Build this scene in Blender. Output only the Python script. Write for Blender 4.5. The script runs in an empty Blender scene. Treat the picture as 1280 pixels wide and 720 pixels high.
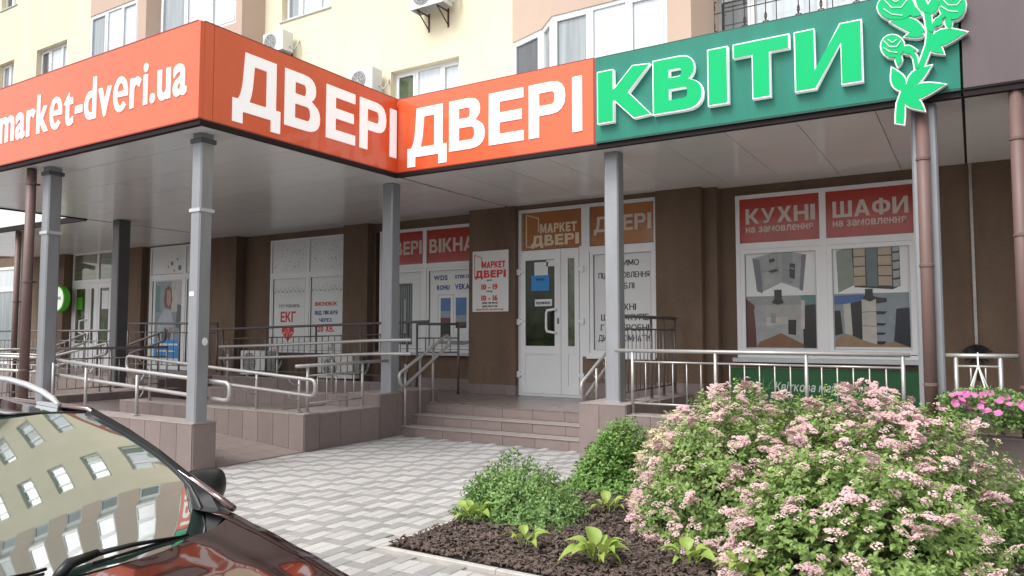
import bpy, math, random
from mathutils import Vector, Matrix
from mathutils.geometry import tessellate_polygon
random.seed(7)
R = math.radians
scene = bpy.context.scene
COL = scene.collection
# ---------------------------------------------------------------- camera, sky, sun, exposure
cd = bpy.data.cameras.new('camera'); cam = bpy.data.objects.new('camera', cd); COL.objects.link(cam)
cam.location = (0, 0, 1.5)
cam.rotation_euler = (R(90 + 3.55), 0, R(31.674))
cd.sensor_width = 36.0; cd.lens = 36.0 * 935 / 1280; cd.clip_end = 2000; cd.clip_start = 0.05
scene.camera = cam
w = bpy.data.worlds.new('World'); scene.world = w; w.use_nodes = True
nt = w.node_tree; bg = nt.nodes['Background']
sky = nt.nodes.new('ShaderNodeTexSky'); sky.sky_type = 'NISHITA'; sky.sun_disc = False
sky.sun_elevation = R(52); sky.sun_rotation = R(200); sky.air_density = 1.0; sky.dust_density = 4.0; sky.ozone_density = 1.0
hs = nt.nodes.new('ShaderNodeHueSaturation'); hs.inputs['Saturation'].default_value = 0.22
nt.links.new(sky.outputs[0], hs.inputs['Color']); nt.links.new(hs.outputs[0], bg.inputs[0])
bg.inputs[1].default_value = 0.15
sd = bpy.data.lights.new('sun', 'SUN'); sun = bpy.data.objects.new('sun', sd); COL.objects.link(sun)
sd.energy = 1.1; sd.angle = R(25); sd.color = (1.0, 0.97, 0.92)
# light comes from high up, behind the camera and a little to its left
sdir = Vector((math.sin(R(200)) * math.cos(R(52)), math.cos(R(200)) * math.cos(R(52)), math.sin(R(52))))
sun.rotation_euler = sdir.to_track_quat('Z', 'Y').to_euler()
scene.view_settings.view_transform = 'Standard'; scene.view_settings.look = 'None'
scene.view_settings.exposure = 0.75; scene.view_settings.gamma = 1.0
scene.cycles.max_bounces = 8; scene.cycles.diffuse_bounces = 4; scene.cycles.glossy_bounces = 4

# ---------------------------------------------------------------- materials
MATS = {}
def M(name, col, rough=0.6, metal=0.0, var=0.0, vscale=4.0, bump=0.0, bscale=60.0, rnd=0.0, coat=0.0, ior=1.45, col2=None, stretch=None, grain=0.0, gscale=200.0, sss=0.0, emit=None, spec=0.5):
    m = bpy.data.materials.new(name); m.use_nodes = True
    t = m.node_tree; L = t.links; b = t.nodes['Principled BSDF']
    b.inputs['Roughness'].default_value = rough; b.inputs['Metallic'].default_value = metal
    b.inputs['IOR'].default_value = ior
    b.inputs['Specular IOR Level'].default_value = spec
    if coat: b.inputs['Coat Weight'].default_value = coat; b.inputs['Coat Roughness'].default_value = 0.02
    geo = t.nodes.new('ShaderNodeNewGeometry')
    vec = geo.outputs['Position']
    if stretch:
        mp = t.nodes.new('ShaderNodeMapping'); mp.inputs['Scale'].default_value = stretch
        L.new(vec, mp.inputs['Vector']); vec = mp.outputs['Vector']
    rgb = t.nodes.new('ShaderNodeRGB'); rgb.outputs[0].default_value = (*col, 1); cur = rgb.outputs[0]
    if col2 or var:
        n = t.nodes.new('ShaderNodeTexNoise'); n.inputs['Scale'].default_value = vscale; n.inputs['Detail'].default_value = 6; n.inputs['Roughness'].default_value = 0.6
        L.new(vec, n.inputs['Vector'])
        mr = t.nodes.new('ShaderNodeMapRange'); mr.inputs[1].default_value = 0.3; mr.inputs[2].default_value = 0.7
        L.new(n.outputs[0], mr.inputs[0])
        mx = t.nodes.new('ShaderNodeMix'); mx.data_type = 'RGBA'
        c2 = col2 if col2 else tuple(c * (1 - var) for c in col)
        mx.inputs['A'].default_value = (*col, 1); mx.inputs['B'].default_value = (*c2, 1)
        L.new(mr.outputs[0], mx.inputs['Factor']); cur = mx.outputs['Result']
        if rough < 0.9 and metal < 0.5 and rough > 0.1:
            mr2 = t.nodes.new('ShaderNodeMapRange'); mr2.inputs[3].default_value = rough * 0.85; mr2.inputs[4].default_value = min(1, rough * 1.2)
            L.new(n.outputs[0], mr2.inputs[0]); L.new(mr2.outputs[0], b.inputs['Roughness'])
    if grain:
        n2 = t.nodes.new('ShaderNodeTexNoise'); n2.inputs['Scale'].default_value = gscale; n2.inputs['Detail'].default_value = 2
        L.new(geo.outputs['Position'], n2.inputs['Vector'])
        mr3 = t.nodes.new('ShaderNodeMapRange'); mr3.inputs[1].default_value = 0.3; mr3.inputs[2].default_value = 0.7
        mr3.inputs[3].default_value = 1 - grain; mr3.inputs[4].default_value = 1 + grain; L.new(n2.outputs[0], mr3.inputs[0])
        h = t.nodes.new('ShaderNodeHueSaturation'); L.new(cur, h.inputs['Color']); L.new(mr3.outputs[0], h.inputs['Value']); cur = h.outputs[0]
    if rnd:
        oi = t.nodes.new('ShaderNodeObjectInfo'); mr4 = t.nodes.new('ShaderNodeMapRange')
        mr4.inputs[3].default_value = 1 - rnd; mr4.inputs[4].default_value = 1 + rnd; L.new(oi.outputs['Random'], mr4.inputs[0])
        h = t.nodes.new('ShaderNodeHueSaturation'); L.new(cur, h.inputs['Color']); L.new(mr4.outputs[0], h.inputs['Value']); cur = h.outputs[0]
    L.new(cur, b.inputs['Base Color'])
    if bump:
        n3 = t.nodes.new('ShaderNodeTexNoise'); n3.inputs['Scale'].default_value = bscale; n3.inputs['Detail'].default_value = 4
        L.new(vec, n3.inputs['Vector']); bp = t.nodes.new('ShaderNodeBump'); bp.inputs['Strength'].default_value = bump; bp.inputs['Distance'].default_value = 0.01
        L.new(n3.outputs[0], bp.inputs['Height']); L.new(bp.outputs[0], b.inputs['Normal'])
    if sss:
        b.inputs['Transmission Weight'].default_value = 0.0
        tr = t.nodes.new('ShaderNodeBsdfTranslucent'); L.new(cur, tr.inputs['Color'])
        ms = t.nodes.new('ShaderNodeMixShader'); ms.inputs[0].default_value = sss
        L.new(b.outputs[0], ms.inputs[1]); L.new(tr.outputs[0], ms.inputs[2]); L.new(ms.outputs[0], t.nodes['Material Output'].inputs['Surface'])
    if emit: b.inputs['Emission Color'].default_value = (*col, 1); b.inputs['Emission Strength'].default_value = emit
    MATS[name] = m
    return m
M('cream', (0.82, 0.74, 0.54), 0.9, var=0.12, vscale=0.8, stretch=(1.5, 1.5, .4), bump=0.25, bscale=120, grain=0.03, gscale=90)
M('pink_plaster', (0.55, 0.42, 0.34), 0.9, var=0.08, vscale=0.8, bump=0.25, bscale=120)
M('stucco', (0.19, 0.130, 0.090), 0.85, var=0.32, vscale=1.1, stretch=(1.6, 1.6, .6), bump=0.9, bscale=85, grain=0.22, gscale=85)
M('tile', (0.225, 0.178, 0.166), 0.42, var=0.12, vscale=7, bump=0.15, bscale=40, rnd=0.10, grain=0.09, gscale=130)
M('tile_flat', (0.245, 0.200, 0.188), 0.28, var=0.15, vscale=3, bump=0.1, bscale=30, rnd=0.06, grain=0.07, gscale=130)
M('grout', (0.36, 0.30, 0.275), 0.9, var=0.2)
M('ledge', (0.37, 0.318, 0.300), 0.55, var=0.22, vscale=9, grain=0.1, gscale=100)
M('paver_light', (0.49, 0.478, 0.465), 0.85, var=0.20, vscale=1.3, bump=0.35, bscale=160, rnd=0.08, grain=0.10, gscale=180)
M('paver_grey', (0.335, 0.325, 0.32), 0.85, var=0.22, vscale=1.3, bump=0.35, bscale=160, rnd=0.08, grain=0.10, gscale=180)
M('sand', (0.36, 0.34, 0.32), 0.95, var=0.3, vscale=12)
M('kerb', (0.52, 0.50, 0.47), 0.85, var=0.2, vscale=6, bump=0.3, bscale=120)
M('asphalt', (0.055, 0.055, 0.057), 0.9, var=0.3, vscale=3, bump=0.5, bscale=200)
M('soil', (0.050, 0.036, 0.029), 0.95, var=0.4, vscale=20, bump=1.0, bscale=60)
M('bark', (0.175, 0.130, 0.110), 0.9, col2=(0.060, 0.042, 0.036), vscale=38, bump=0.5, bscale=120)
M('steel', (0.47, 0.455, 0.44), 0.42, 0.5, var=0.15, vscale=14)
M('steel_dull', (0.42, 0.40, 0.385), 0.42, 0.6, var=0.25, vscale=10)
M('dark_rail', (0.17, 0.155, 0.15), 0.45, 0.5, var=0.2)
M('post_grey', (0.335, 0.345, 0.365), 0.40, 0.35, var=0.16, vscale=3, stretch=(3, 3, 0.6), grain=0.04, gscale=60)
M('post_dark', (0.13, 0.13, 0.135), 0.45, 0.3, var=0.2)
M('pipe_brown', (0.175, 0.110, 0.098), 0.5, 0.0, var=0.15, vscale=3)
M('soffit', (0.92, 0.935, 0.94), 0.19, 0.0, var=0.07, vscale=1.5, rnd=0.03, bump=0.06, bscale=2.2, ior=1.5, spec=0.6, coat=0.12)
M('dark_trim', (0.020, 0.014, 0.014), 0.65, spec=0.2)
M('roof_sheet', (0.45, 0.45, 0.45), 0.6)
M('orange', (0.86, 0.125, 0.036), 0.32, var=0.10, vscale=1.5, stretch=(3, 3, .35), bump=0.03, bscale=3, coat=0.35)
M('red_trim', (0.30, 0.03, 0.02), 0.4)
M('green_sign', (0.010, 0.215, 0.150), 0.42, var=0.20, vscale=1.5, stretch=(3, 3, .35), bump=0.03, bscale=3, coat=0.1, spec=0.35)
M('green_trim', (0.01, 0.07, 0.055), 0.4)
M('purple', (0.125, 0.090, 0.098), 0.35, var=0.2, vscale=1.5, stretch=(3, 3, .35), coat=0.25, bump=0.03, bscale=3)
M('white_letter', (0.86, 0.86, 0.86), 0.4)
M('lit_letter', (0.90, 0.90, 0.90), 0.4, emit=0.22)  # white sign letters, faint glow added to lift their greyish look
M('green_letter', (0.003, 0.50, 0.17), 0.45, spec=0.2)
M('green_line', (0.6, 0.9, 0.7), 0.4)
M('pvc', (0.78, 0.79, 0.80), 0.3, var=0.05, vscale=2, coat=0.2)
M('pvc_grey', (0.50, 0.52, 0.52), 0.35)
M('gasket', (0.10, 0.10, 0.10), 0.6)
M('pane_pale', (0.62, 0.68, 0.72), 0.05, var=0.22, vscale=2.0, stretch=(7, 7, 0.25), coat=1.0)
M('pane_mid', (0.33, 0.38, 0.40), 0.05, var=0.4, vscale=1.6, stretch=(7, 7, 0.3), coat=1.0)
M('pane_dark', (0.10, 0.11, 0.115), 0.05, var=0.5, vscale=2.0, stretch=(5, 5, 0.4), coat=1.0)
M('pane_green', (0.030, 0.05, 0.022), 0.04, col2=(0.13, 0.16, 0.09), vscale=4.5, coat=0.2, spec=.4)
M('door_glass', (0.008, 0.012, 0.008), 0.03, col2=(0.030, 0.050, 0.018), vscale=5, spec=0.28)
M('slat_glass', (0.25, 0.27, 0.20), 0.06, col2=(0.10, 0.12, 0.08), vscale=2.5, stretch=(0.5, 0.5, 16), coat=1.0)
M('film_white', (0.74, 0.77, 0.77), 0.3, var=0.08, vscale=1.5, coat=0.1)
M('film_white2', (0.70, 0.71, 0.71), 0.3, var=0.05, vscale=1.5, coat=0.1)
M('film_red', (0.42, 0.035, 0.015), 0.22, col2=(0.33, 0.02, 0.012), vscale=1.3, coat=0.1)
M('film_brown', (0.40, 0.165, 0.045), 0.22, col2=(0.30, 0.11, 0.03), vscale=1.3, coat=0.1)
M('film_text', (0.60, 0.52, 0.46), 0.3)
M('film_text_tan', (0.72, 0.58, 0.42), 0.3)
M('ink_black', (0.02, 0.02, 0.022), 0.4)
M('ink_blue', (0.03, 0.06, 0.30), 0.4)
M('ink_red', (0.60, 0.02, 0.025), 0.4)
M('ink_grey', (0.22, 0.23, 0.25), 0.5)
M('paper', (0.75, 0.77, 0.78), 0.5)
M('notice_blue', (0.03, 0.25, 0.62), 0.4)
M('board_white', (0.72, 0.72, 0.71), 0.35, var=0.04)
M('banner_green', (0.02, 0.12, 0.04), 0.45, var=0.25, vscale=3)
M('banner_text', (0.55, 0.65, 0.55), 0.5)
M('banner_leaf', (0.10, 0.28, 0.09), 0.5)
for nm, c in dict(p_sky=(0.05, 0.20, 0.50), p_skylow=(0.35, 0.42, 0.50), p_land=(0.12, 0.07, 0.04), p_dkred=(0.16, 0.02, 0.02), p_darkblue=(0.015, 0.02, 0.04),
                  p_cab=(0.44, 0.46, 0.47), p_cabdk=(0.20, 0.22, 0.25), p_cabmid=(0.33, 0.35, 0.37), p_black=(0.018, 0.016, 0.016), p_wood=(0.27, 0.13, 0.065), p_woodfloor=(0.38, 0.25, 0.14),
                  p_wall=(0.46, 0.47, 0.45), p_ceil=(0.36, 0.38, 0.38), p_teal=(0.12, 0.28, 0.27), p_shelf=(0.62, 0.60, 0.55), p_mirror=(0.13, 0.19, 0.20), p_sage=(0.27, 0.34, 0.28),
                  p_cream=(0.55, 0.43, 0.30), p_blue=(0.06, 0.16, 0.42), p_brown=(0.14, 0.045, 0.03), p_skin=(0.50, 0.28, 0.20), p_hair=(0.14, 0.03, 0.02), p_coat=(0.50, 0.56, 0.62),
                  p_denim=(0.04, 0.10, 0.25), p_grey=(0.12, 0.13, 0.15), p_palegrey=(0.30, 0.36, 0.40)).items():
    M(nm, tuple(q * .8 for q in c), 0.3, var=0.25, vscale=5, coat=0.15)
M('ac_white', (0.74, 0.74, 0.72), 0.4, var=0.06)
M('ac_grille', (0.22, 0.22, 0.23), 0.5)
M('iron', (0.06, 0.045, 0.04), 0.5, 0.4)
M('rust', (0.13, 0.07, 0.05), 0.7, 0.2, var=0.4, vscale=30)
M('lime', (0.12, 0.62, 0.03), 0.35)
M('lit_disc', (0.75, 0.85, 0.72), 0.4, emit=0.35)
M('car_paint', (0.070, 0.024, 0.019), 0.09, 0.6, coat=1.0, ior=2.1)
M('car_glass', (0.055, 0.090, 0.078), 0.03, coat=1.0, ior=2.1, spec=1.0)
M('car_black', (0.012, 0.013, 0.015), 0.38)
M('car_rubber', (0.012, 0.012, 0.012), 0.6)
M('car_silver', (0.62, 0.65, 0.68), 0.22, 0.75)
M('car_chrome', (0.75, 0.76, 0.78), 0.08, 1.0)
M('lamp_clear', (0.55, 0.58, 0.60), 0.06, 0.5, coat=1.0)
M('leaf_spirea', (0.13, 0.235, 0.055), 0.5, col2=(0.31, 0.43, 0.13), vscale=5, sss=0.25, grain=0.30, gscale=30)
M('leaf_spirea_pale', (0.25, 0.32, 0.14), 0.5, col2=(0.15, 0.235, 0.08), vscale=9, sss=0.25, grain=0.30, gscale=30)
M('leaf_bright', (0.14, 0.275, 0.060), 0.5, col2=(0.26, 0.43, 0.12), vscale=9, sss=0.25, grain=0.30, gscale=35)
M('leaf_bluegreen', (0.155, 0.28, 0.085), 0.5, col2=(0.28, 0.43, 0.15), vscale=7, sss=0.25, grain=0.30, gscale=35)
M('leaf_hosta', (0.42, 0.50, 0.13), 0.4, col2=(0.27, 0.42, 0.09), vscale=9, sss=0.3)
M('stem', (0.10, 0.10, 0.04), 0.7)
M('flower_pink', (0.74, 0.44, 0.50), 0.7, col2=(0.80, 0.62, 0.60), vscale=28, sss=0.25, rnd=0.12)
M('flower_blush', (0.78, 0.61, 0.58), 0.7, col2=(0.74, 0.52, 0.50), vscale=28, sss=0.25, rnd=0.12)
M('flower_cream', (0.74, 0.68, 0.50), 0.7, col2=(0.64, 0.52, 0.34), vscale=30, sss=0.25, rnd=0.12)
M('petunia', (0.66, 0.10, 0.38), 0.6, col2=(0.75, 0.30, 0.55), vscale=40, sss=0.25, rnd=0.1)
M('pot', (0.70, 0.70, 0.68), 0.5)
M('string', (0.75, 0.75, 0.72), 0.6)
M('trunk', (0.09, 0.07, 0.05), 0.9)
M('leaf_tree', (0.05, 0.09, 0.025), 0.6, col2=(0.10, 0.16, 0.04), vscale=3, sss=0.2)

# ---------------------------------------------------------------- mesh builder
class MB:
    def __init__(s): s.v = []; s.f = []; s.m = []; s.cm = 0
    def add(s, vs, fs):
        o = len(s.v); s.v += [tuple(p) for p in vs]
        for f in fs: s.f.append(tuple(i + o for i in f)); s.m.append(s.cm)
        return s
    def box(s, x0, x1, y0, y1, z0, z1, fm=None):
        if x1 < x0: x0, x1 = x1, x0
        if y1 < y0: y0, y1 = y1, y0
        if z1 < z0: z0, z1 = z1, z0
        vs = [(x0, y0, z0), (x1, y0, z0), (x1, y1, z0), (x0, y1, z0), (x0, y0, z1), (x1, y0, z1), (x1, y1, z1), (x0, y1, z1)]
        if fm: vs = [fm(*p) for p in vs]
        return s.add(vs, [(0, 3, 2, 1), (4, 5, 6, 7), (0, 1, 5, 4), (1, 2, 6, 5), (2, 3, 7, 6), (3, 0, 4, 7)])
    def cbox(s, x0, x1, y0, y1, z0, z1, c=0.004):
        vs = [(x0, y0, z0), (x1, y0, z0), (x1, y1, z0), (x0, y1, z0), (x0, y0, z1 - c), (x1, y0, z1 - c), (x1, y1, z1 - c), (x0, y1, z1 - c),
              (x0 + c, y0 + c, z1), (x1 - c, y0 + c, z1), (x1 - c, y1 - c, z1), (x0 + c, y1 - c, z1)]
        return s.add(vs, [(0, 1, 5, 4), (1, 2, 6, 5), (2, 3, 7, 6), (3, 0, 4, 7), (4, 5, 9, 8), (5, 6, 10, 9), (6, 7, 11, 10), (7, 4, 8, 11), (8, 9, 10, 11)])
    def quad(s, a, b, c, d): return s.add([a, b, c, d], [(0, 1, 2, 3)])
    def prism(s, pts, fm, w0, w1):
        n = len(pts)
        vs = [fm(p[0], p[1], w0) for p in pts] + [fm(p[0], p[1], w1) for p in pts]
        return s.add(vs, [tuple(range(n)), tuple(range(2 * n - 1, n - 1, -1))] + [(i, i + n, (i + 1) % n + n, (i + 1) % n) for i in range(n)])
    def ext(s, pts, z0, z1):
        n = len(pts)
        return s.add([(p[0], p[1], z0) for p in pts] + [(p[0], p[1], z1) for p in pts], [tuple(range(n - 1, -1, -1)), tuple(range(n, 2 * n))] + [(i, (i + 1) % n, (i + 1) % n + n, i + n) for i in range(n)])
    def tube(s, pts, r, n=8, cap=True, closed=False):
        P = [Vector(p) for p in pts]; rings = []; N = len(P); prev = None
        rr = r if isinstance(r, (list, tuple)) else [r] * N
        for i, p in enumerate(P):
            a = P[i] - P[i - 1] if (i > 0 or closed) else P[1] - P[0]
            b = P[(i + 1) % N] - P[i] if (i < N - 1 or closed) else P[-1] - P[-2]
            d = (a.normalized() + b.normalized()); d = d.normalized() if d.length > 1e-6 else b.normalized()
            up = prev if prev is not None else (Vector((0, 0, 1)) if abs(d.z) < 0.9 else Vector((0, 1, 0)))
            x = d.cross(up); x = x.normalized() if x.length > 1e-6 else Vector((1, 0, 0)); y = x.cross(d).normalized(); prev = y
            k = 1.0
            if 0 < i < N - 1 or closed:
                c = max(0.35, math.cos(a.angle(b, 0) / 2)); k = 1 / c if c > 0.8 else 1.1
            rings.append([p + (x * math.cos(2 * math.pi * j / n) + y * math.sin(2 * math.pi * j / n)) * rr[i] * k for j in range(n)])
        vs = [q for g in rings for q in g]; fs = []
        for i in range(N if closed else N - 1):
            i2 = (i + 1) % N
            for j in range(n): fs.append((i * n + j, i * n + (j + 1) % n, i2 * n + (j + 1) % n, i2 * n + j))
        if cap and not closed: fs += [tuple(range(n - 1, -1, -1)), tuple((N - 1) * n + j for j in range(n))]
        return s.add(vs, fs)
    def lathe(s, prof, c=(0, 0, 0), n=16, axis='z'):
        vs = []
        for (r, h) in prof:
            for j in range(n):
                a = 2 * math.pi * j / n; x, y = r * math.cos(a), r * math.sin(a)
                vs.append((c[0] + x, c[1] + y, c[2] + h) if axis == 'z' else (c[0] + x, c[1] + h, c[2] + y))
        fs = []
        for i in range(len(prof) - 1):
            for j in range(n): 
                q = (i * n + j, i * n + (j + 1) % n, (i + 1) * n + (j + 1) % n, (i + 1) * n + j)
                fs.append(q if axis == 'z' else q[::-1])
        return s.add(vs, fs)
    def grid(s, rows):
        m = len(rows[0]); vs = [p for r in rows for p in r]
        return s.add(vs, [(i * m + j, i * m + j + 1, (i + 1) * m + j + 1, (i + 1) * m + j) for i in range(len(rows) - 1) for j in range(m - 1)])
    def mesh(s, name, mats, off=(0, 0, 0), smooth=False):
        me = bpy.data.meshes.new(name)
        me.from_pydata([(p[0] - off[0], p[1] - off[1], p[2] - off[2]) for p in s.v], [], s.f)
        if not isinstance(mats, (list, tuple)): mats = [mats]
        for m in mats: me.materials.append(MATS[m])
        if len(mats) > 1: me.polygons.foreach_set('material_index', s.m)
        if smooth: me.polygons.foreach_set('use_smooth', [True] * len(s.f))
        me.update(); return me
WORLD = {}
def tag(o, label=None, cat=None, group=None, kind=None):
    if label: o['label'] = label
    if cat: o['category'] = cat
    if group: o['group'] = group
    if kind: o['kind'] = kind
    return o
def thing(name, label, cat, loc=(0, 0, 0), group=None):
    o = bpy.data.objects.new(name, None); COL.objects.link(o); o.location = loc; WORLD[o.name] = tuple(loc); o.empty_display_size = 0.1
    return tag(o, label, cat, group)
def part(name, mb, mats, parent=None, label=None, smooth=False, kind=None, at=None):
    """mesh given in world coordinates; its origin goes to the parent's base"""
    off = WORLD[parent.name] if parent else (at or (0, 0, 0))
    me = mb.mesh(name, mats, off, smooth)
    o = bpy.data.objects.new(name, me); COL.objects.link(o)
    if parent: o.parent = parent; WORLD[o.name] = off
    else: o.location = off; WORLD[o.name] = off
    return tag(o, label, kind=kind)
def inst(name, me, loc, parent, rot=None, scale=None):
    """object sharing mesh data, placed at world loc under parent"""
    o = bpy.data.objects.new(name, me); COL.objects.link(o); pw = WORLD[parent.name]
    o.location = (loc[0] - pw[0], loc[1] - pw[1], loc[2] - pw[2])
    if rot: o.rotation_euler = rot
    if scale: o.scale = scale
    o.parent = parent; WORLD[o.name] = tuple(loc)
    return o
def structure(name, mb, mats, smooth=False):
    return tag(part(name, mb, mats, smooth=smooth), kind='structure')

# ---------------------------------------------------------------- lettering
GC = {}
CUSTOM_BAR = 0.125
def own_loops(ch, off):
    """bold outlines of the letters whose font outline does not thicken cleanly"""
    H = .728 + 2 * off; t = .092 + 2 * off; h = .080 + 1.8 * off; V = Vector
    sh = lambda L: [V((x, y - off)) for x, y in L]
    def arc(cx, cy, rx, ry, a0, a1, n=8):
        return [(cx + rx * math.copysign(abs(math.cos(a)) ** .85, math.cos(a)), cy + ry * math.copysign(abs(math.sin(a)) ** .85, math.sin(a))) for a in [math.radians(a0 + (a1 - a0) * i / n) for i in range(n + 1)]]
    if ch == 'В':
        w1, w2, m = .47 + off, .51 + 2 * off, H * .525
        o = [(0, 0), (0, H)] + arc(w1 - .20, (H + m) / 2, .20, (H - m) / 2, 90, -55) + arc(w2 - .22, m / 2 + .008, .22, m / 2 + .008, 58, -90) 
        a = [(t, m + h / 2), (t, H - h)] + arc(w1 - .20, (H - h + m + h / 2) / 2, max(.04, .20 - t), (H - h - m - h / 2) / 2, 90, -90)
        b = [(t, h), (t, m - h / 2)] + arc(w2 - .22, m / 2 + h / 4, max(.04, .22 - t), (m - 1.5 * h) / 2, 90, -90)
        return [sh(o), sh(a)[::-1], sh(b)[::-1]]
    if ch == 'И':
        w_ = .57 + 2 * off; return [sh([(0, 0), (0, H), (t, H), (t, H * .30), (w_ - t * 1.02, H), (w_, H), (w_, 0), (w_ - t, 0), (w_ - t, H * .70), (t * 1.02, 0)])]
    if ch == 'Ф':
        w_ = .70 + 2 * off; c = w_ / 2; r = c; R2 = r - t; q = t / 2; y0, y1 = H * .13, H * .87; cy = (y0 + y1) / 2; ry = (y1 - y0) / 2
        o = [(c - q, 0), (c - q, y0)] + arc(c - q, cy, r - q, ry, 270, 90, 12) + [(c - q, H), (c + q, H)] + arc(c + q, cy, r - q, ry, 90, -90, 12) + [(c + q, 0)]
        a = arc(c - q, cy, max(.03, R2 - q), max(.05, ry - h), 90, 270, 8); b = arc(c + q, cy, max(.03, R2 - q), max(.05, ry - h), -90, 90, 8)
        return [sh(o[::-1]), sh(a)[::-1], sh(b)[::-1]]
    if ch == 'Р':
        w_ = .50 + 2 * off; m = H * .40; o = [(0, 0), (0, H)] + arc(w_ - .21, (H + m) / 2, .21, (H - m) / 2, 90, -90) + [(t, m), (t, 0)]; a = [(t, m + h), (t, H - h)] + arc(w_ - .21, (H + m) / 2, max(.04, .21 - t), (H - m) / 2 - h, 90, -90)
        return [sh(o), sh(a)[::-1]]
    if ch == 'А':
        w_ = .62 + 2 * off; c = w_ / 2; q = t * .56; zb = H * .20; zt = zb + h; f = lambda z: q + (c - q) * (1 - z / H) * 1.0
        inn = lambda z: max(.01, f(z) - t * 1.05)
        o = [(0, 0), (c - q, H), (c + q, H), (w_, 0), (w_ - t * 1.08, 0), (c + inn(zb), zb), (c - inn(zb), zb), (t * 1.08, 0)]; a = [(c - inn(zt), zt), (c, H - h * 1.6), (c + inn(zt), zt)]
        return [sh(o), sh(a)[::-1]]
    if ch == 'М':
        w_ = .70 + 2 * off; c = w_ / 2; k = t * .95
        return [sh([(0, 0), (0, H), (t * 1.15, H), (c, H * .40), (w_ - t * 1.15, H), (w_, H), (w_, 0), (w_ - k, 0), (w_ - k, H * .62), (c + t * .42, H * .10), (c - t * .42, H * .10), (k, H * .62), (k, 0)])]
    if ch == 'Х':
        w_ = .60 + 2 * off; c = w_ / 2; q = t * 1.18; d = q * .5
        return [sh([(0, 0), (c - d * 1.1, H / 2 + .01), (.02, H), (.02 + q, H), (c, H / 2 + d * 1.2), (w_ - .02 - q, H), (w_ - .02, H), (c + d * 1.1, H / 2 + .01), (w_, 0), (w_ - q, 0), (c, H / 2 - d * 1.2), (q, 0)])]
    if ch in 'еe':
        w_ = .47 + 2 * off; c = w_ / 2; cy = .265; ry = .277 + off; ri, rj = c - t * .9, ry - h * .9
        el = lambda rx, ry_, a0, a1, n=12: [(c + rx * math.cos(math.radians(a0 + (a1 - a0) * i / n)), cy + ry_ * math.sin(math.radians(a0 + (a1 - a0) * i / n))) for i in range(n + 1)]
        o = el(c, ry, 2, 318, 20) + el(ri, rj, 318, 190, 10) + [(w_, cy - h * .42)]; a = [(c - ri * .96, cy + h * .42), (c + ri * .96, cy + h * .42)] + el(ri, rj, 22, 158, 8)
        return [[V(p) for p in o], [V(p) for p in a][::-1]]
    if ch == 'Ь':
        w_ = .47 + 2 * off; m = H * .56; o = [(0, 0), (0, H), (t, H), (t, m)] + arc(w_ - .2, m / 2, .2, m / 2, 90, -90); a = [(t, h), (t, m - h)] + arc(w_ - .2, m / 2, max(.03, .2 - t), m / 2 - h, 90, -90)
        return [sh(o), sh(a)[::-1]]
    return None
def glyph(ch, off):
    for k in (1.0, .8, .6):
        g_ = glyph_try(ch, off * k)
        if g_[3]: return g_[:3]
    return glyph_try(ch, off * .8)[:3]
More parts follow.
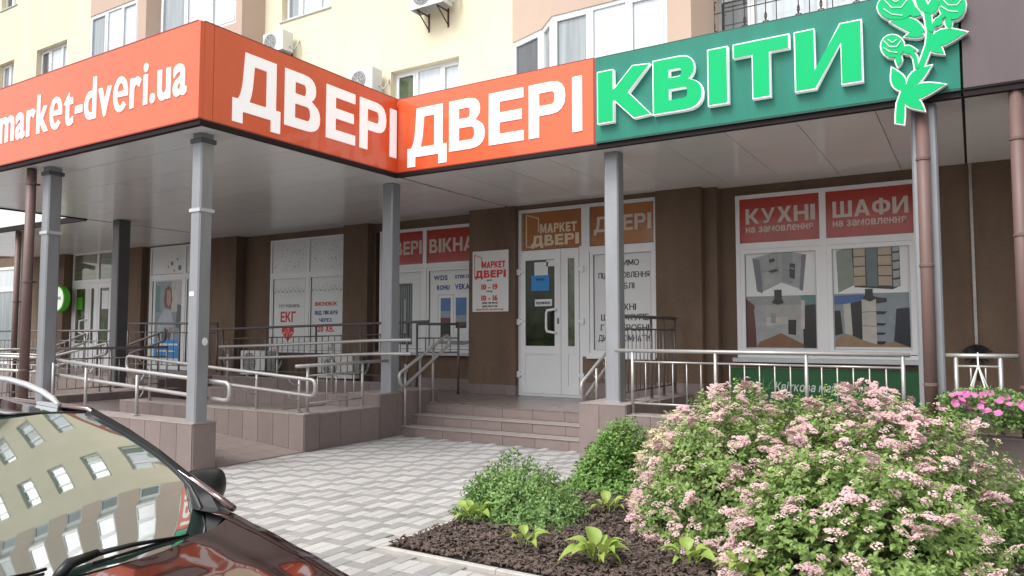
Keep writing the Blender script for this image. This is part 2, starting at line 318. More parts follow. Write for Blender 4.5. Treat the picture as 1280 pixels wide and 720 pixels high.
def glyph_try(ch, off):
    key = (ch, off)
    if key in GC: return GC[key]
    if ch in 'ІI':
        w_ = CUSTOM_BAR + 2 * off; h = 0.728
        vs = [(0, 0, -.5), (w_, 0, -.5), (w_, h, -.5), (0, h, -.5), (0, 0, .5), (w_, 0, .5), (w_, h, .5), (0, h, .5)]
        fs = [(0, 3, 2, 1), (4, 5, 6, 7), (0, 1, 5, 4), (1, 2, 6, 5), (2, 3, 7, 6), (3, 0, 4, 7)]
        if off: vs = [(x, y + (off if y > .1 else -off), z) for x, y, z in vs]
        GC[key] = (vs, fs, w_, True); return GC[key]
    own = own_loops(ch, off)
    loops = own or []
    c = bpy.data.curves.new('glyph', 'FONT'); c.body = ch
    o = bpy.data.objects.new('glyph', c); COL.objects.link(o)
    dg = bpy.context.evaluated_depsgraph_get(); cu = o.to_curve(dg)
    for sp in ([] if own else cu.splines):                                            # outline -> polyline
        P = sp.bezier_points; n = len(P); L = []
        for i in range(n):
            p, q = P[i], P[(i + 1) % n]; a, h1, h2, b = (v.copy().to_2d() for v in (p.co, p.handle_right, q.handle_left, q.co))
            straight = abs((h1 - a).cross(b - a)) < 1e-4 and abs((h2 - a).cross(b - a)) < 1e-4
            st = 1 if straight else 5
            for k in range(st):
                u = k / st; L.append(a * (1 - u) ** 3 + h1 * 3 * u * (1 - u) ** 2 + h2 * 3 * u * u * (1 - u) + b * u ** 3)
        R_ = []
        for v in L:
            if not R_ or (v - R_[-1]).length > .004 + off * .55: R_.append(v)
        if (R_[0] - R_[-1]).length < .004 + off * .55: R_.pop()
        loops.append(R_)
    o.to_curve_clear(); bpy.data.objects.remove(o); bpy.data.curves.remove(c)
    area = lambda L: sum(L[i].x * L[(i + 1) % len(L)].y - L[(i + 1) % len(L)].x * L[i].y for i in range(len(L)))
    sg = 1 if area(max(loops, key=lambda L: abs(area(L)))) > 0 else -1
    want = 0; outs = []
    for L in loops:
        n = len(L); out = []
        for i in range(n):
            e1 = (L[i] - L[i - 1]).normalized(); e2 = (L[(i + 1) % n] - L[i]).normalized()
            n1 = Vector((e1.y, -e1.x)) * sg; n2 = Vector((e2.y, -e2.x)) * sg; m_ = n1 + n2
            notch = e1.cross(e2) * sg < 0                              # inward corner: longer mitre, else the outline folds over
            m_ = m_.normalized() if m_.length > .06 else n1
            out.append(L[i] + m_ * (0 if own else off) * min(2.6 if notch else 1.45, 1 / max(.1, m_.dot(n1))))
        want += area(out) / 2; outs.append(out)
    groups = [[L] for L in outs if area(L) * sg > 0]                     # separate strokes, each with its own holes
    def inside(p, L):
        c = False
        for i in range(len(L)):
            u, v = L[i - 1], L[i]
            if (u.y > p.y) != (v.y > p.y) and p.x < (v.x - u.x) * (p.y - u.y) / (v.y - u.y) + u.x: c = not c
        return c
    for L in outs:
        if area(L) * sg <= 0:
            g_ = [g for g in groups if inside(L[0], g[0])]; (min(g_, key=lambda g: abs(area(g[0]))) if g_ else groups[0]).append(L)
    vs, fs, good = [], [], True
    for gi, grp in enumerate(groups):
        flat = [v for L in grp for v in L]; tris = tessellate_polygon([[Vector((v.x, v.y, 0)) for v in L] for L in grp]); got = 0
        n = len(flat); o = len(vs); zf = .5 - .04 * gi; vs += [(v.x, v.y, -.5 + .04 * gi) for v in flat] + [(v.x, v.y, zf) for v in flat]
        for t in tris:
            ar = (flat[t[1]] - flat[t[0]]).cross(flat[t[2]] - flat[t[0]]) / 2; got += abs(ar)
            if ar < 0: t = (t[0], t[2], t[1])
            fs += [(o + t[0] + n, o + t[1] + n, o + t[2] + n), (o + t[2], o + t[1], o + t[0])]
        o_ = o
        for L in grp:
            k = len(L)
            for i in range(k):
                a_, b_ = o_ + i, o_ + (i + 1) % k; fs.append((a_, b_, b_ + n, a_ + n) if sg > 0 else (b_, a_, a_ + n, b_ + n))
            o_ += k
        want = abs(sum(area(L) for L in grp) / 2); good = good and abs(got - want) < .01 * want + .0003
    x0 = min(v[0] for v in vs); x1 = max(v[0] for v in vs)
    GC[key] = ([(v[0] - x0, v[1], v[2]) for v in vs], fs, x1 - x0, good)
    return GC[key]
def front(y, depth=0.0):                 # text plane facing -y
    return lambda u, v, wv: (u, y - wv, v)
def side(x):                             # text plane facing +x
    return lambda u, v, wv: (x + wv, u, v)
def letter(mb, ch, fm, u0, u1, v0, cap, depth, off=0.03):
    vs, fs, w_ = glyph(ch, off)
    sx = (u1 - u0) / w_; sy = cap / (0.728 + 2 * off)
    mb.add([fm(u0 + x * sx, v0 + (y + off) * sy, (z + .5) * depth) for x, y, z in vs], fs)
def text(mb, s, fm, u0, v0, cap, u1=None, depth=0.005, off=0.02, gap=0.085, align='l', slant=0.0, uc=None):
    xs = 0; lay = []
    for ch in s:
        if ch == ' ': xs += 0.3; continue
        vs, fs, w_ = glyph(ch, off); lay.append((ch, xs)); xs += w_ + gap
    tot = xs - gap; k = cap / (0.728 + 2 * off); kx = (u1 - u0) / tot if u1 is not None else k
    if uc is not None: u0 = uc - tot * kx / 2
    for ch, x in lay:
        vs, fs, w_ = glyph(ch, off)
        mb.add([fm(u0 + (x + p[0] + slant * p[1]) * kx, v0 + p[1] * k, (p[2] + .5) * depth) for p in vs], fs)
    return mb

# ---------------------------------------------------------------- ground
g = MB(); g.box(-400, 400, -400, 400, -0.40, -0.30); structure('ground', g, 'asphalt')
g = MB(); g.box(-40, 30, -9, 2.45, -0.30, -0.25); structure('road', g, 'asphalt')
g = MB(); g.box(-40, 30, 2.6, 11.9, -0.30, -0.012); pavement = structure('pavement', g, 'sand')
g = MB()
for i in range(40): g.cbox(-20 + i, -19.004 + i, 2.45, 2.6, -0.28, 0.0, 0.012)
structure('road_kerb', g, 'kerb')
# patterned pavers: three pale stones, three grey stones repeated on a skewed grid
UX, UY, GX, GY = 0.103, 0.108, -4.49, 4.63
def in_frame(x, y):
    dx, dy = x, y; a = R(31.674); f = -math.sin(a) * dx + math.cos(a) * dy; r = math.cos(a) * dx + math.sin(a) * dy
    if f < 0.5: return None
    u = 640 + 935 * r / f; v = 418 + 935 * 1.5 / f
    return (u, v, f) if -20 < u < 1300 and v < 740 else None
def paved(x, y):
    if y < 2.62 or y > 8.66: return False
    if x < -7.36: return y < 5.2 and x > -9.5
    if -3.68 < x < 2.0: return y < 4.02
    return x < -3.7 or x >= 2.0 and x < 3
BEDX = -3.62
pv = []
shapes = [(0, 0, 1, 2, 'L'), (1, 1, 1, 2, 'L'), (2, 1, 1, 2, 'L'), (2, 0, 2, 1, 'G'), (3, 1, 1, 2, 'G'), (0, 2, 1, 2, 'G')]
for k in range(-8, 16):
    for i in range(-16, 22):
        for (a, b, w_, h_, t) in shapes:
            x0 = GX + (a + 4 * i - k) * UX; y0 = GY + (b + 3 * k) * UY; cx_, cy_ = x0 + w_ * UX / 2, y0 + h_ * UY / 2
            if not paved(cx_, cy_): continue
            fr = in_frame(cx_, cy_)
            hid = fr is None or (cx_ < -3.95 and fr[1] > 600 + (fr[0] - 290) * 0.74 and fr[0] < 460)
            pv.append((99 + (fr[2] if fr else 20) if hid else fr[2], cx_, cy_, w_, h_, t))
pv.sort()
pm = {}
for (w_, h_) in ((1, 2), (2, 1)):
    for t in 'LG':
        m = MB(); m.cbox(-w_ * UX / 2 + .002, w_ * UX / 2 - .002, -h_ * UY / 2 + .002, h_ * UY / 2 - .002, -0.05, 0.0, 0.005)
        pm[(w_, h_, t)] = m.mesh('paver', 'paver_light' if t == 'L' else 'paver_grey')
rest = MB()
for n_, (d_, cx_, cy_, w_, h_, t) in enumerate(pv):
    dz = random.uniform(-0.0015, 0.0015)
    if n_ < 300:
        inst('paver', pm[(w_, h_, t)], (cx_, cy_, dz), pavement)
    else:
        rest.cm = 0 if t == 'L' else 1
        rest.cbox(cx_ - w_ * UX / 2 + .002, cx_ + w_ * UX / 2 - .002, cy_ - h_ * UY / 2 + .002, cy_ + h_ * UY / 2 - .002, -0.03, dz, 0.005)
part('pavers_beyond', rest, ['paver_light', 'paver_grey'], pavement, kind='stuff')
# ---------------------------------------------------------------- flower bed
bed = MB()
rows = []
for i in range(45):
    rows.append([(-3.564 + j * 0.1, 4.102 + i * 0.094, 0.016 + 0.03 * math.sin(j * .9 + i * .4) * math.sin(i * .7) * min(1, min(i, j) / 4) + 0.03 * min(1, min(i, j) / 6)) for j in range(62)])
bed.grid(rows)
soil = structure('flower_bed_soil', bed, 'soil', smooth=True)
edge = thing('bed_edging', 'thin pale concrete edging strip round the flower bed corner', 'edging', (-3.62, 4.07, 0))
x = -3.62
while x < 2.5: part('edging_stone', MB().cbox(x + (0.055 if x < -3.6 else 0), x + .996, 4.05, 4.10, -0.05, 0.018, 0.006), 'kerb', edge); x += 1.0
y = 4.05
while y < 8.2: part('edging_stone', MB().cbox(-3.62, -3.565, y, min(8.22, y + .996), -0.05, 0.018, 0.006), 'kerb', edge); y += 1.0
chips = MB()
for i in range(13000):
    if i < 9500: x = random.uniform(-3.55, -0.9) ; y = 4.105 + random.random() ** 1.6 * 3.6
    else: x = random.uniform(-3.5, 2.0); y = random.uniform(4.14, 7.6)
    edge_d = min(x + 3.56, y - 4.12); z = 0.035 + 0.03 * min(1, edge_d / 0.5) + random.uniform(-.008, .018)
    if edge_d < 0.04 and random.random() < .5: continue
    L_ = random.uniform(.008, .026); W_ = L_ * random.uniform(.3, .8); T_ = random.uniform(.003, .008)
    rot = Matrix.Rotation(random.uniform(0, 6.28), 3, 'Z') @ Matrix.Rotation(random.gauss(0, .45), 3, 'X') @ Matrix.Rotation(random.gauss(0, .45), 3, 'Y')
    q = [Vector((-L_, -W_ * random.uniform(.3, 1), 0)), Vector((L_ * random.uniform(.6, 1), -W_, 0)), Vector((L_, W_ * random.uniform(.3, 1), 0)), Vector((-L_ * random.uniform(.5, 1), W_, 0))]
    c_ = Vector((x, y, z)); chips.add([c_ + rot @ p for p in q] + [c_ + rot @ (p * 0.9 + Vector((0, 0, T_))) for p in q], [(4, 5, 6, 7), (0, 1, 5, 4), (1, 2, 6, 5), (2, 3, 7, 6), (3, 0, 4, 7)])
tag(part('bark_mulch', chips, 'bark', at=(-3, 4.2, 0)), 'dark brown bark mulch covering the flower bed', 'mulch', kind='stuff')

# ---------------------------------------------------------------- tiled walls
TM = {}
def tile_mesh(sx, sy, sz, mat='tile'):
    k = (round(sx, 3), round(sy, 3), round(sz, 3), mat)
    if k not in TM:
        m = MB(); x, y, z = sx / 2, sy / 2, sz / 2; m.box(-x, x, -y, y, -z, z); TM[k] = m.mesh('tile', mat)
    return TM[k]
GAP = 0.006
def face_tiles(parent, axis, const, sgn, a0, a1, z0, z1, tw=0.3, th=10, phase=0.0, mat='tile', T=0.010):
    """thin proud tiles on a vertical face; axis 'y' faces +-y and runs along x, axis 'x' faces +-x and runs along y"""
    zz = z0
    while zz < z1 - .02:
        ze = min(z1, zz + th); a = a0 - phase
        while a < a1 - .01:
            b = min(a1, a + tw); s = max(a, a0)
            if b - s > .02:
                w_, h_ = b - s - GAP, ze - zz - GAP
                if axis == 'y': inst('tile', tile_mesh(w_, T, h_, mat), ((s + b) / 2, const + sgn * T / 2, (zz + ze) / 2), parent)
                else: inst('tile', tile_mesh(T, w_, h_, mat), (const + sgn * T / 2, (s + b) / 2, (zz + ze) / 2), parent)
            a += tw
        zz = ze
def top_tiles(parent, x0, x1, y0, y1, z, tw, td, mat='ledge', T=0.010, slope=0.0, name='tile'):
    x = x0
    while x < x1 - .01:
        xe = min(x1, x + tw); y = y0
        while y < y1 - .01:
            ye = min(y1, y + td)
            if xe - x > .02 and ye - y > .02:
                inst(name, tile_mesh(xe - x - GAP, ye - y - GAP, T, mat), ((x + xe) / 2, (y + ye) / 2, z + T / 2 + slope * ((x + xe) / 2 - x0)), parent, rot=(0, -math.atan(slope), 0) if slope else None)
            y = ye
        x = xe
def plinth(name, label, x0, x1, y0, y1, z1, faces='fr', tw=0.3, z0=-0.02, th=10, group=None, mat='tile', ledge='ledge', over=0.012, ph=0.1):
    t = thing(name, label, 'wall', ((x0 + x1) / 2, (y0 + y1) / 2, 0), group)
    part('core', MB().box(x0, x1, y0, y1, z0, z1 - 0.010), 'grout', t)
    if 'f' in faces: face_tiles(t, 'y', y0, -1, x0, x1, 0.0, z1 - .012, tw, th, ph, mat)
    if 'k' in faces: face_tiles(t, 'y', y1, 1, x0, x1, 0.0, z1 - .012, tw, th, ph, mat)
    if 'r' in faces: face_tiles(t, 'x', x1, 1, y0, y1, 0.0, z1 - .012, tw, th, 0.0, mat)
    if 'l' in faces: face_tiles(t, 'x', x0, -1, y0, y1, 0.0, z1 - .012, tw, th, 0.0, mat)
    top_tiles(t, x0 - over, x1 + over, y0 - over, y1 + over, z1 - .010, .3 if x1 - x0 > y1 - y0 else 10, 10 if x1 - x0 > y1 - y0 else .3, mat=ledge)
    return t
# outer ramp wall carrying the corner column
plinth('ramp_wall', 'low tiled wall at the street side of the ramp, carrying the corner canopy column', -15.0, -7.33, 5.21, 5.50, 0.52, 'frk')
plinth('ramp_wall', 'low tiled wall in the middle of the ramp, between its lower and upper run', -11.38, -7.31, 6.80, 7.06, 0.482, 'frkl')
plinth('ramp_wall', 'short tiled wall closing the upper run of the ramp beside the paving', -7.56, -7.315, 7.065, 8.23, 0.470, 'rl', tw=.38)
plinth('ramp_wall', 'tiled block beside the steps with a grey canopy column on top', -7.95, -7.33, 8.245, 9.62, 0.640, 'frk', tw=.38)
plinth('ramp_wall', 'long tiled wall behind the upper run of the ramp', -11.30, -7.965, 8.245, 8.50, 0.600, 'fk')
plinth('ramp_wall', 'tiled wall at the far left end of the ramp landing', -13.65, -13.40, 5.55, 9.2, 0.450, 'rl')
plinth('terrace_wall', 'low tiled wall below the balustrade of the terrace', -13.39, -8.3, 9.95, 10.12, 0.660, 'fk', tw=.4)
# ramp floors
ramp = thing('ramp', 'brown tiled access ramp folding back on itself between low walls', 'ramp', (-9, 6.1, 0))
def slab(x0, za, x1, zb, y0, y1):
    m = MB(); vs = [(x0, y0, za - .3), (x1, y0, zb - .3), (x1, y1, zb - .3), (x0, y1, za - .3), (x0, y0, za), (x1, y0, zb), (x1, y1, zb), (x0, y1, za)]
    return m.add(vs, [(0, 3, 2, 1), (4, 5, 6, 7), (0, 1, 5, 4), (1, 2, 6, 5), (2, 3, 7, 6), (3, 0, 4, 7)])
part('lower_run', slab(-11.4, .31, -7.30, .002, 5.515, 6.79), 'grout', ramp)
part('landing', slab(-13.39, .31, -11.4, .31, 5.515, 8.6), 'grout', ramp)
part('upper_run', slab(-11.39, .31, -8.4, .43, 7.075, 8.235), 'grout', ramp)
part('top_landing', slab(-8.39, .43, -7.57, .43, 7.075, 8.235), 'grout', ramp)
top_tiles(ramp, -11.4, -7.30, 5.52, 6.785, 0.312, .34, .32, 'tile_flat', .006, slope=-.308 / 4.1)
top_tiles(ramp, -13.38, -11.41, 5.52, 8.2, 0.312, .5, .5, 'tile_flat', .006)
top_tiles(ramp, -11.39, -8.4, 7.08, 8.23, 0.314, .4, .4, 'tile_flat', .006, slope=.12 / 2.99)
# platform and steps
plat = MB(); plat.box(-24, -3.9, 9.63, 11.9, -0.02, .425); plat.box(-7.33, -3.9, 9.31, 9.63, -0.02, .425); platform = structure('entrance_platform', plat, 'grout')
top_tiles(platform, -13.3, -7.34, 9.64, 11.6, .425, .6, .6, 'tile_flat')
top_tiles(platform, -7.33, -3.92, 9.29, 11.5, .425, .5, .45, 'tile_flat')
face_tiles(platform, 'y', 9.31, -1, -7.33, -4.15, 0.29, .424, .51, 10, .1)
steps = thing('entrance_steps', 'three low brown tiled steps rising to the white shop door', 'steps', (-5.8, 9.0, 0))
for i, (y0, y1, z) in enumerate(((8.715, 9.0, .135), (9.0, 9.305, .283))):
    xl = -7.42 if i == 0 else -7.32
    part('step', MB().box(xl, -4.10, y0 + .012, y1 + .3, -.02, z - .012), 'grout', steps)
    face_tiles(steps, 'y', y0 + .012, -1, xl, -4.10, -.01 if i == 0 else .14, z - .014, .51, 10, .3 * i + .15)
    top_tiles(steps, xl, -4.10, y0 - .012, y1, z - .010, .51, .5, 'ledge')
# right hand side: plinth of the second column, wall under the railing
plinth('column_plinth', 'square tiled plinth at the right end of the steps, under a grey column', -4.12, -3.52, 8.25, 8.98, 0.67, 'frkl', tw=.36)
plinth('railing_wall', 'long low tiled wall under the railing behind the flowering bushes', -3.51, 4.0, 8.25, 8.56, 0.555, 'fk', tw=.4)
plinth('side_kerb', 'low tiled kerb wall running from the column plinth back to the facade', -4.05, -3.70, 8.99, 11.19, 0.60, 'r', tw=.4)
g = MB(); g.box(-3.69, 6, 8.57, 11.9, -.02, .12); structure('sunken_yard_floor', g, 'grout')
g = MB(); g.box(-30, -13.66, 8.9, 11.9, -.02, .62); tr_ = structure('left_terrace', g, 'tile')
g = MB(); g.box(-30, -15.01, 5.21, 8.9, -.02, .02); structure('left_paving', g, 'tile_flat')

# ---------------------------------------------------------------- building
bld = thing('apartment_building', 'cream and pink plastered apartment block with brown stucco shops on its ground floor', 'building', (-8, 11.6, 0))
WY = 11.6
def segmap(pa, pb):
    A = Vector((pa[0], pa[1], 0)); B = Vector((pb[0], pb[1], 0)); d = (B - A).normalized(); n = Vector((d.y, -d.x, 0))
    return lambda u, w_, z: tuple(A + d * u + n * w_ + Vector((0, 0, z)))
FL = 3.38
floors = [(5.35 + FL * k, 6.92 + FL * k) for k in range(6)]
TOP = 27.0
# upper wall with openings (cream): strips between windows
flat_cols = [(-30.2, -28.4), (-26.9 - .0, -25.9), (-24.50, -22.75), (-13.43, -11.90), (-10.10, -8.37), (-3.40, 0.4), (3.0, 4.6), (6.5, 8.2)]
bays = [(-21.2, -18.0), (-17.3, -14.2), (-7.2, -3.3)]
def openings():
    H = []
    for k, (z0, z1) in enumerate(floors):
        for (a, b) in flat_cols: H.append((a, b, z0, z1))
    return H
HO = openings()
xs = sorted(set([-32, 12] + [h[0] for h in HO] + [h[1] for h in HO])); zs = sorted(set([4.2, TOP] + [h[2] for h in HO] + [h[3] for h in HO]))
wm = MB()
for i in range(len(xs) - 1):
    for j in range(len(zs) - 1):
        xm, zm = (xs[i] + xs[i + 1]) / 2, (zs[j] + zs[j + 1]) / 2
        if any(h[0] < xm < h[1] and h[2] < zm < h[3] for h in HO): continue
        wm.quad((xs[i], WY, zs[j]), (xs[i + 1], WY, zs[j]), (xs[i + 1], WY, zs[j + 1]), (xs[i], WY, zs[j + 1]))
for (a, b, z0, z1) in HO:
    d = .26; Y2 = WY + d
    wm.quad((a, WY, z0), (a, WY, z1), (a, Y2, z1), (a, Y2, z0)); wm.quad((b, WY, z0), (b, Y2, z0), (b, Y2, z1), (b, WY, z1))
    wm.quad((a, WY, z1), (b, WY, z1), (b, Y2, z1), (a, Y2, z1)); wm.quad((a, WY, z0), (a, Y2, z0), (b, Y2, z0), (b, WY, z0))
wm.box(-32, 12, 11.87, 22, 4.2, TOP); wm.box(-32.3, 12.3, 11.2, 22.2, TOP, TOP + .35)
part('upper_wall', wm, 'cream', bld)
def window(parent, fm, W, z0, z1, mull, panes, sill=True, depth=0.0, label=None, tr=None, fw=.065, pw=None, sillmat='pvc_grey'):
    """frame with uprights at fractions mull; panes = list of materials; fm(u, w, z)"""
    m = MB(); m.box(0, W, -.03, .03, z0, z0 + fw, fm); m.box(0, W, -.03, .03, z1 - fw, z1, fm)
    ed = [0] + [W * f for f in mull] + [W]
    m.box(0, fw, -.028, .028, z0 + fw, z1 - fw, fm); m.box(W - fw, W, -.028, .028, z0 + fw, z1 - fw, fm)
    for e in ed[1:-1]: m.box(e - fw * .62, e + fw * .62, -.032, .032, z0 + fw, z1 - fw, fm)
    if tr: m.box(fw, W - fw, -.026, .026, tr - fw / 2, tr + fw / 2, fm)
    f = part('window', m, 'pvc', parent, label)
    for i in range(len(ed) - 1):
        a = ed[i] + (fw if i == 0 else fw * .62); b = ed[i + 1] - (fw if i == len(ed) - 2 else fw * .62)
        p = MB(); p.box(a, b, -.008, .004, z0 + fw, z1 - fw, fm); part('pane', p, panes[i % len(panes)], f)
        s_ = MB()                                                   # sash profile round every pane
        if i % 2 == 0:
            t_ = .042; s_.box(a, b, .004, .045, z0 + fw, z0 + fw + t_, fm); s_.box(a, b, .004, .045, z1 - fw - t_, z1 - fw, fm)
            s_.box(a, a + t_, .004, .044, z0 + fw + t_, z1 - fw - t_, fm); s_.box(b - t_, b, .004, .044, z0 + fw + t_, z1 - fw - t_, fm); part('sash', s_, 'pvc', f)
    if sill:
        s_ = MB(); s_.box(-.06, W + .06, -.02, .20 + depth, z0 - .035, z0 - .002, fm); part('sill', s_, sillmat, f)
    return f
pp = ['pane_pale', 'pane_pale', 'pane_mid', 'pane_pale', 'pane_dark', 'pane_mid']
for k, (z0, z1) in enumerate(floors):
    for ci, (a, b) in enumerate(flat_cols):
        fm = (lambda a_: (lambda u, w_, z: (a_ + u, WY + .17 - w_, z)))(a)
        if ci in (3, 4) and k < 3: pn = [['pane_mid', 'pane_pale', 'pane_pale'], ['pane_green', 'pane_pale', 'pane_pale']][ci - 3]
        elif ci == 5: pn = ['pane_dark', 'pane_pale', 'pane_pale', 'pane_pale']
        else: pn = [random.choice(pp) for _ in range(3)]
        window(bld, fm, b - a, z0, z1, [.33, .7] if ci not in (1, 5) else ([.5] if ci == 1 else [.16, .42, .72]), pn, sill=True)
def bay(xa, xb, yf, cham, pier, kfirst=0):
    P0, P1, P2, P3, P4 = (xa, WY), (xa + cham[0], WY - cham[1]), (xa + cham[0] + cham[2], yf), (xb - pier, yf), (xb, WY)
    PP = (xb - pier + .62 * pier, yf)
    foot = [P0, P1, P2, P3, PP, P4]
    prev = 4.2
    sp = MB(); glz = []
    for k, (z0, z1) in enumerate(floors):
        zt = z1 + (.0)
        if k >= kfirst:
            sp.ext(foot[::1], prev if k > kfirst else z0 - (.0 if kfirst else .9), z0 - .004) if k > kfirst or not kfirst else sp.ext(foot, z0 - .10, z0 - .004)
            core = [(xa + .1, WY), (xa + cham[0] + .06, WY - cham[1] + .1), (xa + cham[0] + cham[2], yf + .16), (xb - pier - .01, yf + .16), (xb - pier - .01, WY)]
            ins = MB().ext(core, z0 - .004, zt + .004); glz.append(ins)
            sp.ext([P3, PP, P4, (P3[0], WY)], z0 - .004, zt)
            for (A, B, ml, pn, s_) in ((P0, P1, [], ['pane_dark'], False), (P1, P2, [], ['pane_mid'], False), (P2, P3, [.36, .68], ['pane_mid', 'pane_pale', 'pane_pale'], False)):
                L_ = math.dist(A, B)
                if L_ < .12: continue
                f0 = segmap(A, B); fm = (lambda f0_: (lambda u, w_, z: f0_(u, w_ - .05, z)))(f0)
                window(bld, fm, L_, z0, zt, ml, pn, sill=s_)
            prev = zt
    sp.ext(foot, prev, TOP - .01)
    part('bay_plaster', sp, 'pink_plaster', bld)
    for c_ in glz: part('bay_inside', c_, 'pane_dark', bld)
bay(-21.2, -17.75, 11.10, (.35, .25, .25), .60)
bay(-17.70, -14.0, 11.05, (.22, .35, .2), .35)
bay(-7.15, -3.30, 10.95, (.78, .28, .40), .62)
# ground floor: brown stucco piers and recess walls with openings for the shop windows
PY = 11.25
wallm = MB()
SH = [(-3.08, -.60, 1.13, 3.63), (-6.87, -4.27, .43, 3.72), (-10.45, -8.0, 1.13, 3.60), (-13.60, -11.25, 1.10, 3.63), (-18.20, -15.6, .62, 3.75), (-21.9, -19.9, .62, 3.80), (-28.5, -24.5, .62, 3.6)]
xs = sorted(set([-32, 12] + [h[0] for h in SH] + [h[1] for h in SH])); zs = sorted(set([0, 3.95] + [h[2] for h in SH] + [h[3] for h in SH]))
for i in range(len(xs) - 1):
    for j in range(len(zs) - 1):
        xm, zm = (xs[i] + xs[i + 1]) / 2, (zs[j] + zs[j + 1]) / 2
        if any(h[0] < xm < h[1] and h[2] < zm < h[3] for h in SH): continue
        wallm.quad((xs[i], WY, zs[j]), (xs[i + 1], WY, zs[j]), (xs[i + 1], WY, zs[j + 1]), (xs[i], WY, zs[j + 1]))
for (a, b, z0, z1) in SH:
    Y2 = WY + .2
    wallm.quad((a, WY, z0), (a, WY, z1), (a, Y2, z1), (a, Y2, z0)); wallm.quad((b, WY, z0), (b, Y2, z0), (b, Y2, z1), (b, WY, z1))
    wallm.quad((a, WY, z1), (b, WY, z1), (b, Y2, z1), (a, Y2, z1)); wallm.quad((a, WY, z0), (a, Y2, z0), (b, Y2, z0), (b, WY, z0))
part('ground_floor_wall', wallm, 'stucco', bld)
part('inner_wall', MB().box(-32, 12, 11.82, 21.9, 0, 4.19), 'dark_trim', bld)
part('wall_band', MB().box(-32, 12, 11.56, 11.82, 3.95, 4.19), 'stucco', bld)
def pier(x0, x1, y0, skirt=.61, z0=0):
    part('pier', MB().box(x0, x1, y0, 11.598, z0, 3.95), 'stucco', bld)
    if skirt:
        face_tiles(bld, 'y', y0, -1, x0 - .01, x1 + .01, .435, skirt, .5, 10, .2); face_tiles(bld, 'x', x1, 1, y0 - .01, 11.59, .435, skirt, .6); face_tiles(bld, 'x', x0, -1, y0 - .01, 11.59, .435, skirt, .6)
pier(-7.87, -6.875, PY); pier(-4.265, -3.53, PY, .75)
part('pier', MB().box(-3.525, -3.33, 11.4, 11.598, 0, 3.95), 'stucco', bld)
pier(-16.2 + .0, -14.50, 11.33, 0); pier(-24.2, -21.93, 11.33, 0); pier(-19.25, -18.35, 11.42, 0); pier(-11.2, -10.52, 11.42, 0)
# band over the door between the piers
part('lintel', MB().box(-6.87, -4.27, 11.30, 11.598, 3.722, 3.95), 'stucco', bld)
part('spandrel', MB().box(-5.60, -4.27, 11.33, 11.598, .43, 1.13), 'stucco', bld)
face_tiles(bld, 'y', 11.33, -1, -5.60, -4.27, .435, .70, .5); face_tiles(bld, 'y', 11.6, -1, -10.5, -7.88, .435, .66, .5)

# ---------------------------------------------------------------- shop windows and door (parts of the building)
def prn(parent, y, polys, name='print', label=None, fm=None, dz=0.0007):
    """flat printed picture: coloured outlines laid on each other"""
    mats = []; m = MB(); fm = fm or front(y)
    for k, (mt, pts) in enumerate(polys):
        if mt not in mats: mats.append(mt)
        m.cm = mats.index(mt); n = len(pts)
        m.add([fm(p[0], p[1], .0008 + dz * k) for p in pts], [tuple(range(n))])
    return part(name, m, mats, parent, label)
def rect(x0, x1, z0, z1): return [(x0, z0), (x1, z0), (x1, z1), (x0, z1)]
def unit(name_label, y, x0, x1, z0, z1, uprights, trans, fw=.06, xb=None):
    """white pvc frame; uprights = x positions, trans = z of the transom"""
    m = MB(); a, b = y, y + .10
    m.box(x0, x1, a, b, z1 - fw, z1); m.box(xb if xb is not None else x0, x1, a, b, z0, z0 + fw)
    m.box(x0, x0 + fw, a + .001, b, z0 + fw, z1 - fw); m.box(x1 - fw, x1, a + .001, b, z0 + fw, z1 - fw)
    for u in uprights: m.box(u - fw * .75, u + fw * .75, a + .002, b, z0 + fw, z1 - fw)
    if trans: 
        ed = [x0 + fw] + [q for u in uprights for q in (u - fw * .75, u + fw * .75)] + [x1 - fw]
        for i in range(0, len(ed), 2): m.box(ed[i], ed[i + 1], a + .001, b, trans - fw * .8, trans + fw * .8)
    return part('shop_window', m, 'pvc', bld, name_label)
def pane(f, y, x0, x1, z0, z1, mat, label=None, name='pane'): return part(name, MB().box(x0, x1, y, y + .02, z0, z1), mat, f, label)
def sash(f, y, x0, x1, z0, z1, t=.07, mat='pvc'):
    m = MB(); m.box(x0, x1, y, y + .05, z0, z0 + t); m.box(x0, x1, y, y + .05, z1 - t, z1); m.box(x0, x0 + t, y + .0006, y + .05, z0 + t, z1 - t); m.box(x1 - t, x1, y + .0006, y + .05, z0 + t, z1 - t)
    part('sash', m, mat, f)
    g_ = MB(); e = .008
    g_.box(x0 + t - e, x1 - t + e, y - .001, y + .03, z0 + t - e, z0 + t); g_.box(x0 + t - e, x1 - t + e, y - .001, y + .03, z1 - t, z1 - t + e)
    g_.box(x0 + t - e, x0 + t, y - .001, y + .03, z0 + t, z1 - t); g_.box(x1 - t, x1 - t + e, y - .001, y + .03, z0 + t, z1 - t)
    part('gasket', g_, 'pvc_grey', f)
def words(f, y, lines, mat, depth=.005, off=.02, slant=0.0):
    m = MB()
    for (s, x0, z0, cap, x1) in lines:
        if x1 == 'c': text(m, s, front(y), 0, z0, cap, depth=depth, off=off, uc=x0, slant=slant)
        else: text(m, s, front(y), x0, z0, cap, u1=x1, depth=depth, off=off, slant=slant)
    return part('lettering', m, mat, f)
